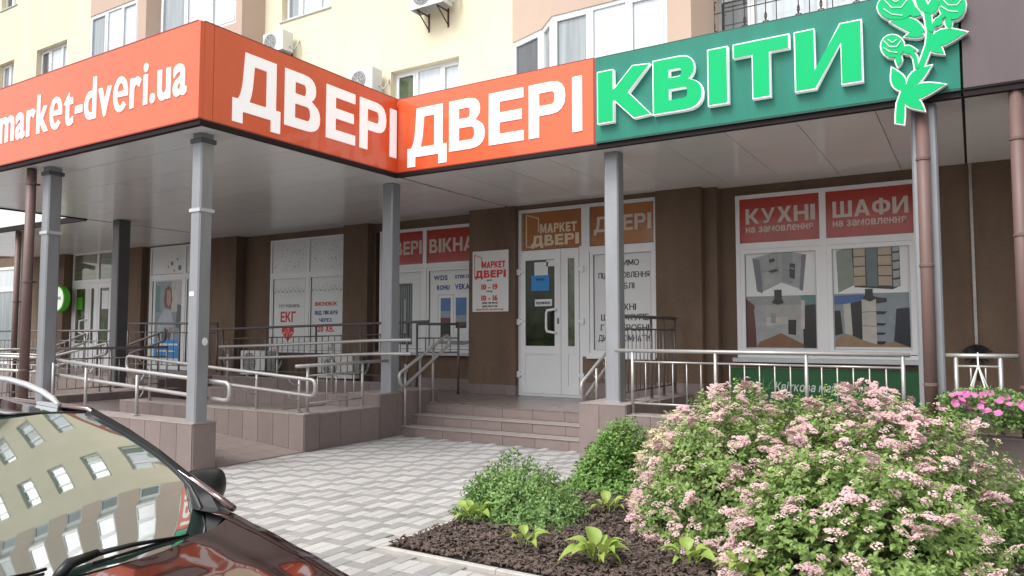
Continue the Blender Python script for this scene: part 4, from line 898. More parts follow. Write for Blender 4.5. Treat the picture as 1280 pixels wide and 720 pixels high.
# side face
t = sign('orange sign reading ДВЕРІ on the side of the canopy corner, facing the flower bed', (-7.04, 6.6, 3.8), MB().box(-7.09, -7.04, 5.152, 8.238, 3.84, 4.91), 'orange', MB().box(-7.09, -7.038, 5.032, 8.238, 3.822, 3.838).box(-7.14, -7.042, 5.032, 8.238, 4.912, 4.925))
part('corner_panel', MB().box(-7.09, -7.043, 5.032, 5.148, 3.84, 4.91), 'orange', t)
for ch, a, b in (('Д', 5.40, 6.08), ('В', 6.145, 6.72), ('Е', 6.83, 7.36), ('Р', 7.45, 7.985), ('І', 8.07, 8.21)):
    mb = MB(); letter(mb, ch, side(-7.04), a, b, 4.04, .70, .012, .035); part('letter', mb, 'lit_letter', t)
# over the door
t = sign('orange sign reading ДВЕРІ directly above the entrance, left of the green sign', (-5.4, 8.24, 3.8), MB().box(-7.037, -3.905, 8.238, 8.30, 3.84, 4.905), 'orange', MB().box(-7.037, -3.905, 8.235, 8.30, 3.822, 3.838).box(-3.90, -3.86, 8.225, 8.30, 3.822, 4.90).box(-7.1, -3.905, 8.240, 8.38, 4.907, 4.92))
for ch, a, b in (('Д', -6.84, -6.145), ('В', -6.10, -5.51), ('Е', -5.44, -4.90), ('Р', -4.82, -4.29), ('І', -4.19, -4.055)):
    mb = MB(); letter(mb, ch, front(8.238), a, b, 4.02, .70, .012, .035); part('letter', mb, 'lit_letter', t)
# florist
t = sign('teal sign with raised bright green letters КВІТИ and a rose emblem', (-1.9, 8.2, 3.8), MB().box(-3.855, -.035, 8.20, 8.30, 3.845, 4.88), 'green_sign', MB().box(-3.855, -.035, 8.198, 8.30, 3.822, 3.842).box(-3.855, -.035, 8.203, 8.36, 4.882, 4.895), 'green_trim')
for ch, a, b in (('К', -3.80, -3.11), ('В', -3.09, -2.50), ('І', -2.445, -2.215), ('Т', -2.16, -1.565), ('И', -1.52, -.865)):
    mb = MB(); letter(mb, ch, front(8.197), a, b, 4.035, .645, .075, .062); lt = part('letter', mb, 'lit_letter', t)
    i_ = .013; mb = MB(); letter(mb, ch, front(8.122), a + i_, b - i_, 4.035 + i_, .645 - 2 * i_, .006, .053); part('face', mb, 'green_letter', lt)
# rose emblem, raised: leaves, stem and three blooms, pale rim under a green face
def E(u, v):            # sketch units of the emblem -> metres on the sign
    return (-.772 + u * .0068, 4.862 - v * .0083 - u * .0015)
def grow(pts, d):
    n = len(pts); out = []; A = sum(pts[i][0] * pts[(i + 1) % n][1] - pts[(i + 1) % n][0] * pts[i][1] for i in range(n)); sg = 1 if A > 0 else -1
    for i in range(n):
        p0, p, p1 = Vector(pts[i - 1]), Vector(pts[i]), Vector(pts[(i + 1) % n]); a = (p - p0); b = (p1 - p)
        if a.length < 1e-6 or b.length < 1e-6: out.append(tuple(p)); continue
        na = Vector((a.y, -a.x)).normalized() * sg; nb = Vector((b.y, -b.x)).normalized() * sg; nn = na + nb
        nn = nn.normalized() if nn.length > .2 else na
        out.append(tuple(p + nn * d * min(1.6, 1 / max(.5, nn.dot(na)))))
    return out
def leafE(x0, y0, x1, y1, w_, bend=0.0, n=7):
    a = Vector((x0, y0)); b = Vector((x1, y1)); d = b - a; q = Vector((-d.y, d.x)).normalized(); L = []; Rr = []
    for i in range(n + 1):
        s = i / n; c_ = a + d * s + q * bend * math.sin(math.pi * s); h = w_ * math.sin(math.pi * min(1, s * 1.02) ** .8) * (1 if s < 1 else 0)
        L.append(c_ + q * h); Rr.append(c_ - q * h)
    return [E(*p) for p in L] + [E(*p) for p in Rr[-2:0:-1]]
def circ(x, y, rx, ry, n=16, ph=0): return [E(x + rx * math.cos(2 * math.pi * i / n + ph), y + ry * math.sin(2 * math.pi * i / n + ph)) for i in range(n)]
def band(pts, ws):
    L, Rr = [], []
    for i, p in enumerate(pts):
        a = Vector(pts[max(0, i - 1)]); b = Vector(pts[min(len(pts) - 1, i + 1)]); d = (b - a).normalized(); q = Vector((-d.y, d.x)); L.append(Vector(p) + q * ws[i]); Rr.append(Vector(p) - q * ws[i])
    return [E(*p) for p in L] + [E(*p) for p in Rr[::-1]]
shapesE = [band([(32, 151), (33, 140), (34, 128), (40, 112), (52, 98), (60, 84), (66, 70), (72, 56), (74, 40), (72, 24), (70, 8)], [5, 5.5, 5, 4.5, 4, 3.6, 3.6, 4, 4, 4, 4]),
           leafE(38, 112, 24, 84, 9), leafE(42, 108, 74, 80, 7, -2), leafE(38, 122, 90, 102, 8, -3), leafE(38, 124, 64, 134, 7, -4),
           leafE(70, 56, 118, 40, 9, -3), leafE(70, 58, 90, 66, 6, -3), leafE(68, 40, 24, 28, 8, 3), leafE(66, 44, 42, 46, 4, 2), leafE(72, 18, 56, -8, 6), leafE(74, 20, 86, -6, 6),
           circ(26, 58, 15, 14), leafE(38, 62, 56, 62, 5), leafE(34, 68, 32, 82, 4), band([(56, 84), (54, 70), (44, 60)], [2.5, 2.5, 2.5]),
           circ(32, 10, 24, 16, 18), leafE(48, 14, 64, 20, 6), circ(102, 8, 16, 18, 16, .4), leafE(96, 22, 98, 38, 4), leafE(88, 24, 80, 34, 5), band([(74, 40), (82, 28), (92, 20)], [2.5, 2.5, 2.5])]
em = MB(); fc = MB(); ln = MB()
for i, pts in enumerate(shapesE):
    em.prism(grow(pts, .013), front(8.197), 0, .070 - i * .0006); fc.prism(pts, front(8.127 + .0), -.012, .004 + i * .0004)
def arcE(pts):
    for p, q in zip(pts, pts[1:]):
        p = Vector(E(*p)); q = Vector(E(*q)); d = (q - p).normalized(); n_ = Vector((-d.y, d.x)) * .0045; ln.add([front(8.110)(v[0], v[1], .001) for v in (p - n_, q - n_, q + n_, p + n_)], [(0, 1, 2, 3)])
for (cx_, cy_, r_) in ((26, 58, 1.0), (32, 10, 1.35), (102, 8, 1.15)):
    arcE([(cx_ - 11 * r_, cy_ - 6 * r_), (cx_ - 4 * r_, cy_ + 1 * r_), (cx_ + 5 * r_, cy_ + 1 * r_), (cx_ + 11 * r_, cy_ - 6 * r_)]); arcE([(cx_ - 6 * r_, cy_ - 8 * r_), (cx_, cy_ - 4 * r_), (cx_ + 6 * r_, cy_ - 8 * r_)]); arcE([(cx_ - 12 * r_, cy_ + 2 * r_), (cx_ - 4 * r_, cy_ + 7 * r_), (cx_ + 6 * r_, cy_ + 8 * r_)])
re = part('rose_emblem', em, 'white_letter', t); part('face', fc, 'green_letter', re); part('petal_lines', ln, 'green_line', re)
t = sign('plain brown violet fascia panel right of the florist sign', (2, 8.22, 3.8), MB().box(-.012, 5, 8.215, 8.30, 3.845, 5.25), 'purple', MB().box(-.012, 5, 8.212, 8.30, 3.822, 3.842), 'dark_trim')

# ---------------------------------------------------------------- canopy columns and downpipes
def column(label, x, y, z0, s=.19, mat='post_grey', collar=None, cap=True, sticker=None):
    t = thing('canopy_column', label, 'column', (x, y, z0), 'canopy columns'); h = s / 2
    m = MB(); c = .016; P = [(x - h + c, y - h), (x + h - c, y - h), (x + h, y - h + c), (x + h, y + h - c), (x + h - c, y + h), (x - h + c, y + h), (x - h, y + h - c), (x - h, y - h + c)]; m.ext(P, z0, ZC - .005); part('shaft', m, mat, t)
    part('base_plate', MB().cbox(x - h - .012, x + h + .012, y - h - .012, y + h + .012, z0, z0 + .012, .003), mat, t)
    if cap: part('cap_plate', MB().box(x - h - .016, x + h + .016, y - h - .016, y + h + .016, ZC - .11, ZC - .06), 'post_dark', t)
    if collar: part('collar', MB().box(x - h - .012, x + h + .012, y - h - .012, y + h + .012, collar, collar + .04), 'pvc_grey', t)
    if sticker: part('sticker', MB().box(x - h + .02, x - h + .10, y - h - .002, y - h, sticker, sticker + .05), 'paper', t)
    return t
cl = column('grey square column at the canopy corner, nearest to the parked car', -7.43, 5.325, .52, .168, collar=2.88, sticker=1.93)
m = MB(); m.add([(-7.3315, 5.335 + .05 * math.cos(a) * .8, 1.42 + .05 * math.sin(a)) for a in [k * .9 for k in range(7)]], [tuple(range(7))]); part('sticker', m, 'paper', cl)
column('grey square column on the tiled block left of the steps', -7.47, 8.62, .64, .20, cap=False)
column('grey square column on the square plinth right of the steps', -3.80, 8.60, .67, .19, cap=False)
column('grey square column behind a brown downpipe at the right of the furniture windows', -.362, 8.46, .40, .225, cap=False)
column('grey square column at the right edge of the photo behind a brown downpipe', .45, 8.46, .40, .20, cap=False)
column('grey square column behind the brown downpipe left of the ramp', -10.70, 5.335, .52, .175, collar=2.86)
column('dark grey column at the inner corner of the canopy, far left', -14.45, 8.55, .45, .24, 'post_dark', cap=False)
column('pale column behind another downpipe at the far left', -18.05, 8.45, .02, .24, 'ac_white', cap=False)
def pipe(label, x, y, z0, z1, r, cl_, group=None):
    t = thing('downpipe', label, 'downpipe', (x, y, z0)); part('pipe', MB().tube([(x, y, z0), (x, y, z1)], r, 14), 'pipe_brown', t, smooth=True)
    for z in cl_: part('clamp', MB().lathe([(r + .001, 0), (r + .008, .004), (r + .008, .03), (r + .001, .034)], (x, y, z), 14).box(x - .01, x + .01, y + r, y + r + .05, z + .005, z + .03), 'pipe_brown', t)
    return t
pipe('brown round downpipe in front of the left grey column', -10.965, 5.19, .53, ZC - .01, .062, (1.0, 2.2, 3.55))
pipe('brown round downpipe beside the pale column at the far left', -17.90, 8.25, .02, ZC - .01, .06, (2.2,))
pipe('brown downpipe down the middle right column by the furniture windows', -.372, 8.28, .2, ZC - .01, .058, (1.0, 2.15, 3.2))
pipe('brown downpipe at the right edge of the photo', .40, 8.30, .2, ZC - .01, .058, (1.0, 2.4, 3.3))
t = thing('cable_duct', 'thin grey cable duct running down the brown wall at the right', 'duct', (.02, 11.58, 1.2)); part('duct', MB().box(.003, .038, 11.572, 11.599, 1.32, 3.79), 'steel_dull', t)
t = thing('black_rosette', 'black ribbon bow of metal leaves hanging at the foot of the wall duct', 'ornament', (.02, 11.5, 1.25))
m = MB()
for k in range(16):
    a = k * .39; m.tube([(.02, 11.52, 1.27), (.02 + .10 * math.cos(a), 11.46, 1.27 + .09 * math.sin(a)), (.02 + .19 * math.cos(a), 11.50, 1.25 + .12 * math.sin(a) - .02)], [.02, .022, .004], 5)
m.tube([(.02, 11.5, 1.25), (.0, 11.5, 1.05), (.03, 11.5, .9)], .018, 5); part('leaves', m, 'ink_black', t)

# ---------------------------------------------------------------- railings
def bend(p, q, r, nrm, n=6):
    """half circle from p to q bulging along nrm"""
    P, Q = Vector(p), Vector(q); c = (P + Q) / 2; h = (P - Q) / 2; o = Vector(nrm).normalized() * h.length * r
    return [tuple(c + h * math.cos(math.pi * i / n) + o * math.sin(math.pi * i / n)) for i in range(n + 1)]
def handrail_pair(label, pts_top, drop, ends=(True, True), posts=(), mat='steel', r=.024, off=(0, 0), brackets=True, group='tubular steel handrails of the ramp and steps'):
    """two parallel tubes joined at the ends; posts = (x, y, z foot, z top)"""
    t = thing('handrail', label, 'handrail', pts_top[0][:2] + (posts[0][2] if posts else pts_top[0][2],), group)
    top = [Vector(p) for p in pts_top]; low = [p - Vector((0, 0, drop)) for p in top]
    d0 = (top[0] - top[1]).normalized(); d1 = (top[-1] - top[-2]).normalized()
    path = [tuple(p) for p in top]
    if ends[1]: path = path[:-1] + [tuple(top[-1] - d1 * .06), tuple(top[-1] - d1 * .015 - Vector((0, 0, .02))), tuple(top[-1] - Vector((0, 0, .07))), tuple(low[-1] + Vector((0, 0, .07))), tuple(low[-1] - d1 * .015 + Vector((0, 0, .02))), tuple(low[-1] - d1 * .06)] + [tuple(p) for p in low[-2::-1]]
    if ends[1] and ends[0]:
        path = path[:-1] + [tuple(low[0] - d0 * .06), tuple(low[0] - d0 * .015 + Vector((0, 0, .02))), tuple(low[0] + Vector((0, 0, .07))), tuple(top[0] - Vector((0, 0, .07))), tuple(top[0] - d0 * .015 - Vector((0, 0, .02))), tuple(top[0] - d0 * .06)]
        part('rail', MB().tube(path[1:], r, 10, closed=True), mat, t, smooth=True)
    elif ends[1]: part('rail', MB().tube(path, r, 10), mat, t, smooth=True)
    else:
        part('rail', MB().tube(pts_top, r, 10), mat, t, smooth=True); part('rail', MB().tube([tuple(p) for p in low], r, 10), mat, t, smooth=True)
    for (x, y, z0, z1) in posts:
        part('post', MB().tube([(x, y, z0), (x, y, z1)], .019, 8), mat, t, smooth=True); part('foot_plate', MB().lathe([(.045, 0), (.045, .006), (.02, .012)], (x, y, z0), 12), mat, t)
        if brackets:
            yy = pts_top[0][1]; best = min(range(len(top)), key=lambda i: abs(top[i].x - x))
            # bracket arcs reach from the post to the tubes
            for k in (0, 1):
                A = top[0]; B = top[-1]; s = 0 if abs(B.x - A.x) < 1e-6 else max(0, min(1, (x - A.x) / (B.x - A.x))); tgt = A + (B - A) * s - Vector((0, 0, drop * k))
                part('bracket', MB().tube([(x, y, tgt.z - .11), (x, y + (tgt.y - y) * .6, tgt.z - .10), (x, tgt.y, tgt.z - .05), (x, tgt.y, tgt.z)], .008, 5), mat, t, smooth=True)
    return t
def balustrade(label, P0, P1, h0, h1, posts, top=.0, mid=.15, low=.12, step=.12, mat='steel', r=.024, base=None, group='steel balustrades with upright bars', bars=True, ext=(0, 0)):
    """P0,P1 = foot points (x,y,z); h = height of the top tube above the foot"""
    A = Vector(P0); B = Vector(P1); L = (B - A).length; d = (B - A) / L
    t = thing('railing', label, 'railing', P0, group)
    za = A.z + h0; zb = B.z + h1; Z = lambda s: za + (zb - za) * s
    pt = lambda s, z: (A.x + (B.x - A.x) * s, A.y + (B.y - A.y) * s, z)
    e0, e1 = -ext[0] / L, 1 + ext[1] / L
    part('handrail', MB().tube([pt(e0, Z(e0)), pt(e1, Z(e1))], r, 10), mat, t, smooth=True)
    for s in posts:
        zf = A.z + (B.z - A.z) * s; part('post', MB().tube([pt(s, zf), pt(s, Z(s))], .02, 8), mat, t, smooth=True); part('foot_plate', MB().lathe([(.04, 0), (.04, .006), (.02, .012)], pt(s, zf), 12), mat, t)
    segs = [(posts[i], posts[i + 1]) for i in range(len(posts) - 1)]
    if bars:
        for (a, b) in segs:
            fz = lambda s: A.z + (B.z - A.z) * s + low
            part('upper_bar', MB().tube([pt(a, Z(a) - mid), pt(b, Z(b) - mid)], .013, 6), mat, t, smooth=True); part('lower_bar', MB().tube([pt(a, fz(a)), pt(b, fz(b))], .013, 6), mat, t, smooth=True)
            n = max(1, round((b - a) * L / step))
            for k in range(1, n):
                s = a + (b - a) * k / n; part('baluster', MB().tube([pt(s, fz(s)), pt(s, Z(s) - mid)], .008, 5), mat, t, smooth=True)
    else:
        part('lower_rail', MB().tube([pt(e0, Z(e0) - mid), pt(e1, Z(e1) - mid)], r, 10), mat, t, smooth=True)
    return t
# A: outer ramp wall
handrail_pair('double steel handrail on the street side wall of the ramp, passing behind the corner column', [(-10.9, 5.44, 1.165), (-9.84, 5.44, 1.105), (-7.02, 5.44, .96)], .195, (False, True), [(-10.55, 5.36, .53, 1.12), (-9.75, 5.36, .53, 1.07), (-8.63, 5.36, .53, 1.01)])
handrail_pair('level steel handrail beside the ramp landing, left of the brown downpipe', [(-14.6, 5.40, 1.19), (-10.92, 5.40, 1.175)], .195, (False, False), [(-14.2, 5.38, .53, 1.18), (-12.6, 5.38, .53, 1.18), (-11.3, 5.38, .53, 1.17)], brackets=False)
# B: middle wall
handrail_pair('double steel handrail descending along the middle wall of the ramp', [(-11.15, 6.75, 1.17), (-9.03, 6.75, 1.035), (-7.07, 6.75, .925)], .205, (True, True), [(-10.81, 6.92, .49, 1.10), (-9.6, 6.92, .49, 1.02), (-8.37, 6.92, .49, .98), (-7.54, 6.92, .49, .94)])
# C: rear wall
handrail_pair('double steel handrail climbing behind the upper run of the ramp', [(-11.0, 8.30, 1.29), (-9.7, 8.30, 1.325), (-7.5, 8.30, 1.41), (-6.80, 8.30, 1.42)], .195, (False, False), [(-10.88, 8.38, .61, 1.30), (-9.65, 8.38, .61, 1.33), (-8.42, 8.38, .61, 1.38)])
balustrade('short steel railing panel with upright bars on the end wall of the ramp', (-7.44, 6.97, .48), (-7.44, 8.00, .48), .61, .625, [0, 1], mid=.13, step=.17, ext=(.20, .52))
# stair rails
def stair_rail(label, x, pts, posts, side_):
    t = thing('handrail', label, 'handrail', (x, pts[0][0], .2), 'tubular steel handrails of the ramp and steps')
    (y0, z0), (y1, z1) = pts
    dr_ = .19; d = Vector((0, y1 - y0, z1 - z0)).normalized()
    P = [(x, y0, z0), (x, y1 - .05, z1 - .03), (x, y1, z1 - .02), (x, y1 + .045, z1 - .06), (x, y1 + .05, z1 - .13), (x, y1 + .02, z1 - .18), (x, y0 + .12, z0 - .19), (x, y0 + .06, z0 - .20), (x, y0 + .01, z0 - .15), (x, y0 - .02, z0 - .05)]
    part('rail', MB().tube(P, .024, 10, closed=True), 'steel', t, smooth=True)
    for (y, za, zb) in posts:
        part('post', MB().tube([(x + side_, y, za), (x + side_, y, zb)], .019, 8), 'steel', t, smooth=True); part('foot_plate', MB().lathe([(.045, 0), (.045, .006), (.02, .012)], (x + side_, y, za), 12), 'steel', t)
        for k in (0, .19):
            zr = z0 + (z1 - z0) * (y - y0) / (y1 - y0) - k; part('bracket', MB().tube([(x + side_, y, zr - .09), (x + side_ * .5, y, zr - .10), (x, y, zr - .02)], .008, 5), 'steel', t, smooth=True)
    return t
stair_rail('steel handrail of the entrance steps, on their left side by the column', -7.22, ((8.56, .93), (9.72, 1.50)), [(8.73, .14, 1.06), (9.08, .29, 1.22), (9.40, .44, 1.36)], -.04)
stair_rail('steel handrail right of the entrance steps, partly behind the column', -4.45, ((8.98, .86), (10.1, 1.42)), [(9.30, .44, 1.04), (9.62, .44, 1.2), (10.0, .44, 1.34)], .06)
# D: terrace balustrade behind the ramp
balustrade('dark steel balustrade climbing along the terrace behind the ramp', (-13.2, 10.03, .66), (-8.3, 10.03, .66), .95, 1.05, [0, .27, .55, .78, .999], mid=.20, low=.12, step=.16, mat='dark_rail', ext=(.4, .45))
balustrade('dark railing end standing by the window with the balcony door picture', (-8.35, 10.35, .435), (-7.85, 10.9, .435), 1.25, 1.25, [0, .999], mid=.25, low=.75, step=.15, mat='dark_rail')
balustrade('dark balustrade along the left terrace', (-20.4, 9.02, .62), (-14.9, 9.02, .62), .96, .96, [0, .2, .4, .6, .8, .999], mid=.22, low=.12, step=.2, mat='dark_rail')
balustrade('dark balustrade at the back of the left terrace, before the doctor picture', (-17.4, 10.2, .70), (-13.6, 10.2, .70), 1.06, 1.03, [0, .33, .66, .999], mid=.2, low=.12, step=.2, mat='dark_rail')
balustrade('steel balustrade on the wall at the end of the landing', (-13.52, 5.7, .45), (-13.52, 9.0, .45), .80, .80, [0, .33, .66, .999], mid=.18, low=.1, step=.15, mat='steel_dull')
handrail_pair('dark double handrail sloping up to the left terrace door', [(-16.0, 9.4, 1.15), (-14.2, 9.4, 1.58)], .2, (True, True), [(-15.8, 9.45, .62, 1.2), (-14.5, 9.45, .62, 1.5)], mat='dark_rail', brackets=False)
handrail_pair('steel double handrail sloping up at the far left behind the downpipe', [(-18.6, 9.3, 1.15), (-16.9, 9.3, 1.55)], .2, (True, True), [(-18.4, 9.35, .62, 1.2), (-17.1, 9.35, .62, 1.5)], mat='steel_dull', brackets=False)
handrail_pair('steel double handrail crossing low behind the landing', [(-15.9, 7.9, 1.02), (-13.7, 7.9, 1.34)], .2, (True, True), [(-15.6, 7.95, .02, 1.06), (-14.0, 7.95, .02, 1.3)], mat='steel_dull', brackets=False)
balustrade('steel balustrade before the left terrace, seen beyond the parked car', (-20.5, 7.6, .02), (-15.2, 7.6, .02), 1.08, 1.08, [0, .25, .5, .75, .999], mid=.2, low=.15, step=.2, mat='steel_dull')
# right of the entrance
balustrade('long steel railing behind the flowering bushes, right of the plinth', (-3.49, 8.40, .555), (-.60, 8.40, .555), .75, .74, [0, .345, .68, .995], mid=.13, low=.13, step=.165, ext=(.22, .05))
balustrade('short steel railing between the two downpipes at the right edge', (-.16, 8.40, .555), (.20, 8.40, .555), .74, .74, [0, .999], mid=.10, low=.42, step=.14, ext=(.14, .14))
balustrade('dark railing running from the column plinth back to the facade', (-3.88, 9.05, .61), (-3.88, 11.0, .61), 1.13, 1.13, [0, .5, .75, .999], mid=.17, low=.14, step=.14, mat='dark_rail', ext=(.05, .05))
# window grille on the first floor at the right
t = thing('window_grille', 'wrought iron scroll grille over the upper window at the right', 'grille', (-1.5, 11.45, 5.4))
for q in range(24):
    x = -3.34 + q * .158
    if q % 5 != 2 : part('bar', MB().tube([(x, 11.50, 5.42), (x, 11.50, 6.88)], .008, 5), 'iron', t)
    if q % 5 in (0, 3):
        for sgn in (-1, 1):
            part('scroll', MB().tube([(x + sgn * (.005 + .05 * math.sin(a) * (1 - a / 8)), 11.495, 6.22 + .09 * a / 3 + .03 * math.cos(a)) for a in [k * .55 for k in range(11)]], .006, 4), 'iron', t)
            part('scroll', MB().tube([(x + sgn * (.005 + .05 * math.sin(a) * (1 - a / 8)), 11.495, 6.78 - .09 * a / 3 - .03 * math.cos(a)) for a in [k * .55 for k in range(11)]], .006, 4), 'iron', t)
for z in (5.5, 6.15, 6.55, 6.85): part('crossbar', MB().tube([(-3.38, 11.50, z), (.35, 11.50, z)], .009, 5), 'iron', t)

# ---------------------------------------------------------------- parked car (heads to the right, parallel to the building)
CY = 1.45                                                            # centre line of the car
car = thing('parked_car', 'dark maroon estate car with silver roof rails parked in the left foreground', 'car', (-3.9, CY, -.25))
def lerp(a, b, t): return a + (b - a) * t
def interp(tab, x):
    if x >= tab[0][0]: return tab[0][1:]
    for p, q in zip(tab, tab[1:]):
        if q[0] <= x <= p[0]:
            t = (p[0] - x) / (p[0] - q[0]); t = t * t * (3 - 2 * t) * .35 + t * .65
            return tuple(lerp(a, b, t) for a, b in zip(p[1:], q[1:]))
    return tab[-1][1:]
# x, centre z, edge z (shoulder), half width at the shoulder, lower z
BODY = [(-1.52, .16, .12, .55, -.06), (-1.60, .36, .28, .72, -.08), (-1.75, .455, .385, .80, -.09), (-2.19, .56, .490, .885, -.10), (-2.47, .615, .545, .905, -.10), (-2.75, .655, .600, .915, -.10), (-3.00, .685, .648, .915, -.10),
        (-3.4, .68, .645, .92, -.10), (-4.4, .68, .65, .92, -.10), (-5.4, .70, .66, .90, -.10), (-5.9, .69, .64, .86, -.08), (-6.02, .55, .50, .80, -.06), (-6.06, .25, .2, .76, -.05)]
def section(x):
    zc, ze, hw, lo = interp(BODY, x); P = []
    for u in [i / 12 for i in range(13)]:                            # bonnet / deck
        yy = u * (hw - .035); crease = .012 * math.exp(-((u - .62) / .07) ** 2)
        P.append((yy, lerp(zc, ze + .03, u ** 2.6) + crease))
    P += [(hw - .010, ze + .008), (hw + .004, ze - .03), (hw + .012, ze - .10), (hw + .02, ze - .22), (hw + .012, ze - .38 if ze > .4 else lerp(ze, lo, .6)), (hw - .02, lo + .02), (hw - .06, lo)]
    return P
def skin(xs_, sgn_all=True):
    rows = []
    for x in xs_:
        P = section(x); rows.append([(x, CY - y_, z_) for y_, z_ in P[::-1]] + [(x, CY + y_, z_) for y_, z_ in P[1:]])
    return rows
def hood_rear(yy): return -2.98 + .29 * (1 - (min(1, abs(yy) / .88)) ** 2.2)
# bonnet: warped so that its rear edge follows the windscreen base
rows = []
for i in range(25):
    s = i / 24; row = []
    for j in range(-16, 17):
        u = j / 16; hw = interp(BODY, -3.0)[2]; yy = u * (.862)
        xr = hood_rear(yy); xf = -1.66 - .10 * (1 - abs(u)) - .0 + .16 * u * u * -1 + .02; xx = lerp(xr, xf, s)
        zc, ze, hw, lo = interp(BODY, xx); y2 = u * (hw - .03); zz = lerp(zc, ze + .022, abs(u) ** 2.6) + .014 * math.exp(-((abs(u) - .60) / .07) ** 2)
        row.append((xx, CY + y2, zz + .004))
    rows.append(row)
part('bonnet', MB().grid([r[::-1] for r in rows]), 'car_paint', car, smooth=True)
def strip(x0, x1, n, lo_i, hi_i):
    out = []
    for sg in (1, -1):
        rr = []
        for i in range(n + 1):
            x = lerp(x0, x1, i / n); P = section(x)[lo_i:hi_i]; rr.append([(x, CY + sg * y_, z_) for y_, z_ in (P if sg < 0 else P[::-1])])
        out.append(rr)
    return out
sd_ = MB()
for rr in strip(-1.52, -6.06, 60, 11, 20): sd_.grid(rr)
sd_.grid([r[::-1] for r in skin([-1.52, -1.56, -1.60, -1.66, -1.72, -1.76])])
sd_.grid([r[::-1] for r in skin([-5.3, -5.6, -5.8, -5.9, -5.96, -6.02, -6.06])])
nose = skin([-1.52])[0]; tail = skin([-6.06])[0]
sd_.add(nose, [tuple(range(len(nose)))]); sd_.add(tail, [tuple(range(len(tail) - 1, -1, -1))])
part('body', sd_, 'car_paint', car, smooth=True)
part('floor_pan', MB().box(-5.9, -1.7, CY - .80, CY + .80, -.12, -.02).box(-5.3, -3.15, CY - .86, CY + .86, -.02, .48), 'car_black', car)
# windscreen: curved sheet
EDGE = [(0, -3.031, .770, .556), (.05, -3.066, .808, .580), (.10, -3.109, .835, .609), (.2, -3.188, .864, .664), (.33, -3.288, .880, .733), (.46, -3.39, .868, .803), (.60, -3.50, .832, .879), (.75, -3.618, .778, .960), (.88, -3.73, .715, 1.036), (1.0, -3.827, .655, 1.102)]
def ws(u, v):           # u -1..1 across, v 0 base .. 1 top
    for a, b in zip(EDGE, EDGE[1:]):
        if a[0] <= v <= b[0] + 1e-9:
            t = (v - a[0]) / (b[0] - a[0]); ex, ey, ez = (lerp(a[k], b[k], t) for k in (1, 2, 3)); break
    c = 1 - abs(u) ** 2.4
    return (ex + lerp(.15, .045, v) * c, CY + ey * u, ez + lerp(.045, .030, v) * c + .022 * math.sin(math.pi * v))
part('windscreen', MB().grid([[ws(j / 14 - 1, i / 16) for j in range(28, -1, -1)] for i in range(17)][::-1]), 'car_glass', car, smooth=True)
m = MB()                                                             # black seal round the glass
for sg in (1, -1):
    m.tube([tuple(Vector(ws(sg, v / 12)) + Vector((0, sg * .006, .002))) for v in range(13)], .010, 6)
m.tube([tuple(Vector(ws(u / 8, 1)) + Vector((-.012, 0, .001))) for u in range(-8, 9)], .009, 6); part('seal', m, 'car_black', car, smooth=True)
# roof
def roof(x, u):
    t = (x + 3.86) / -2.0; hw = lerp(.655, .62, max(0, t)) ; z = 1.140 + .055 * math.sin(min(1, t * 1.1) * 1.9) - .07 * max(0, t - .7)
    return (x + (.10 * (1 - abs(u) ** 2.2) if t <= 0.001 else .10 * (1 - abs(u) ** 2.2) * max(0, 1 - t * 3)), CY + u * hw, z - .040 * abs(u) ** 2.4)
rf = [[roof(-3.86 - 2.0 * i / 14, j / 12 - 1) for j in range(25)] for i in range(15)]
part('roof', MB().grid(rf), 'car_paint', car, smooth=True)
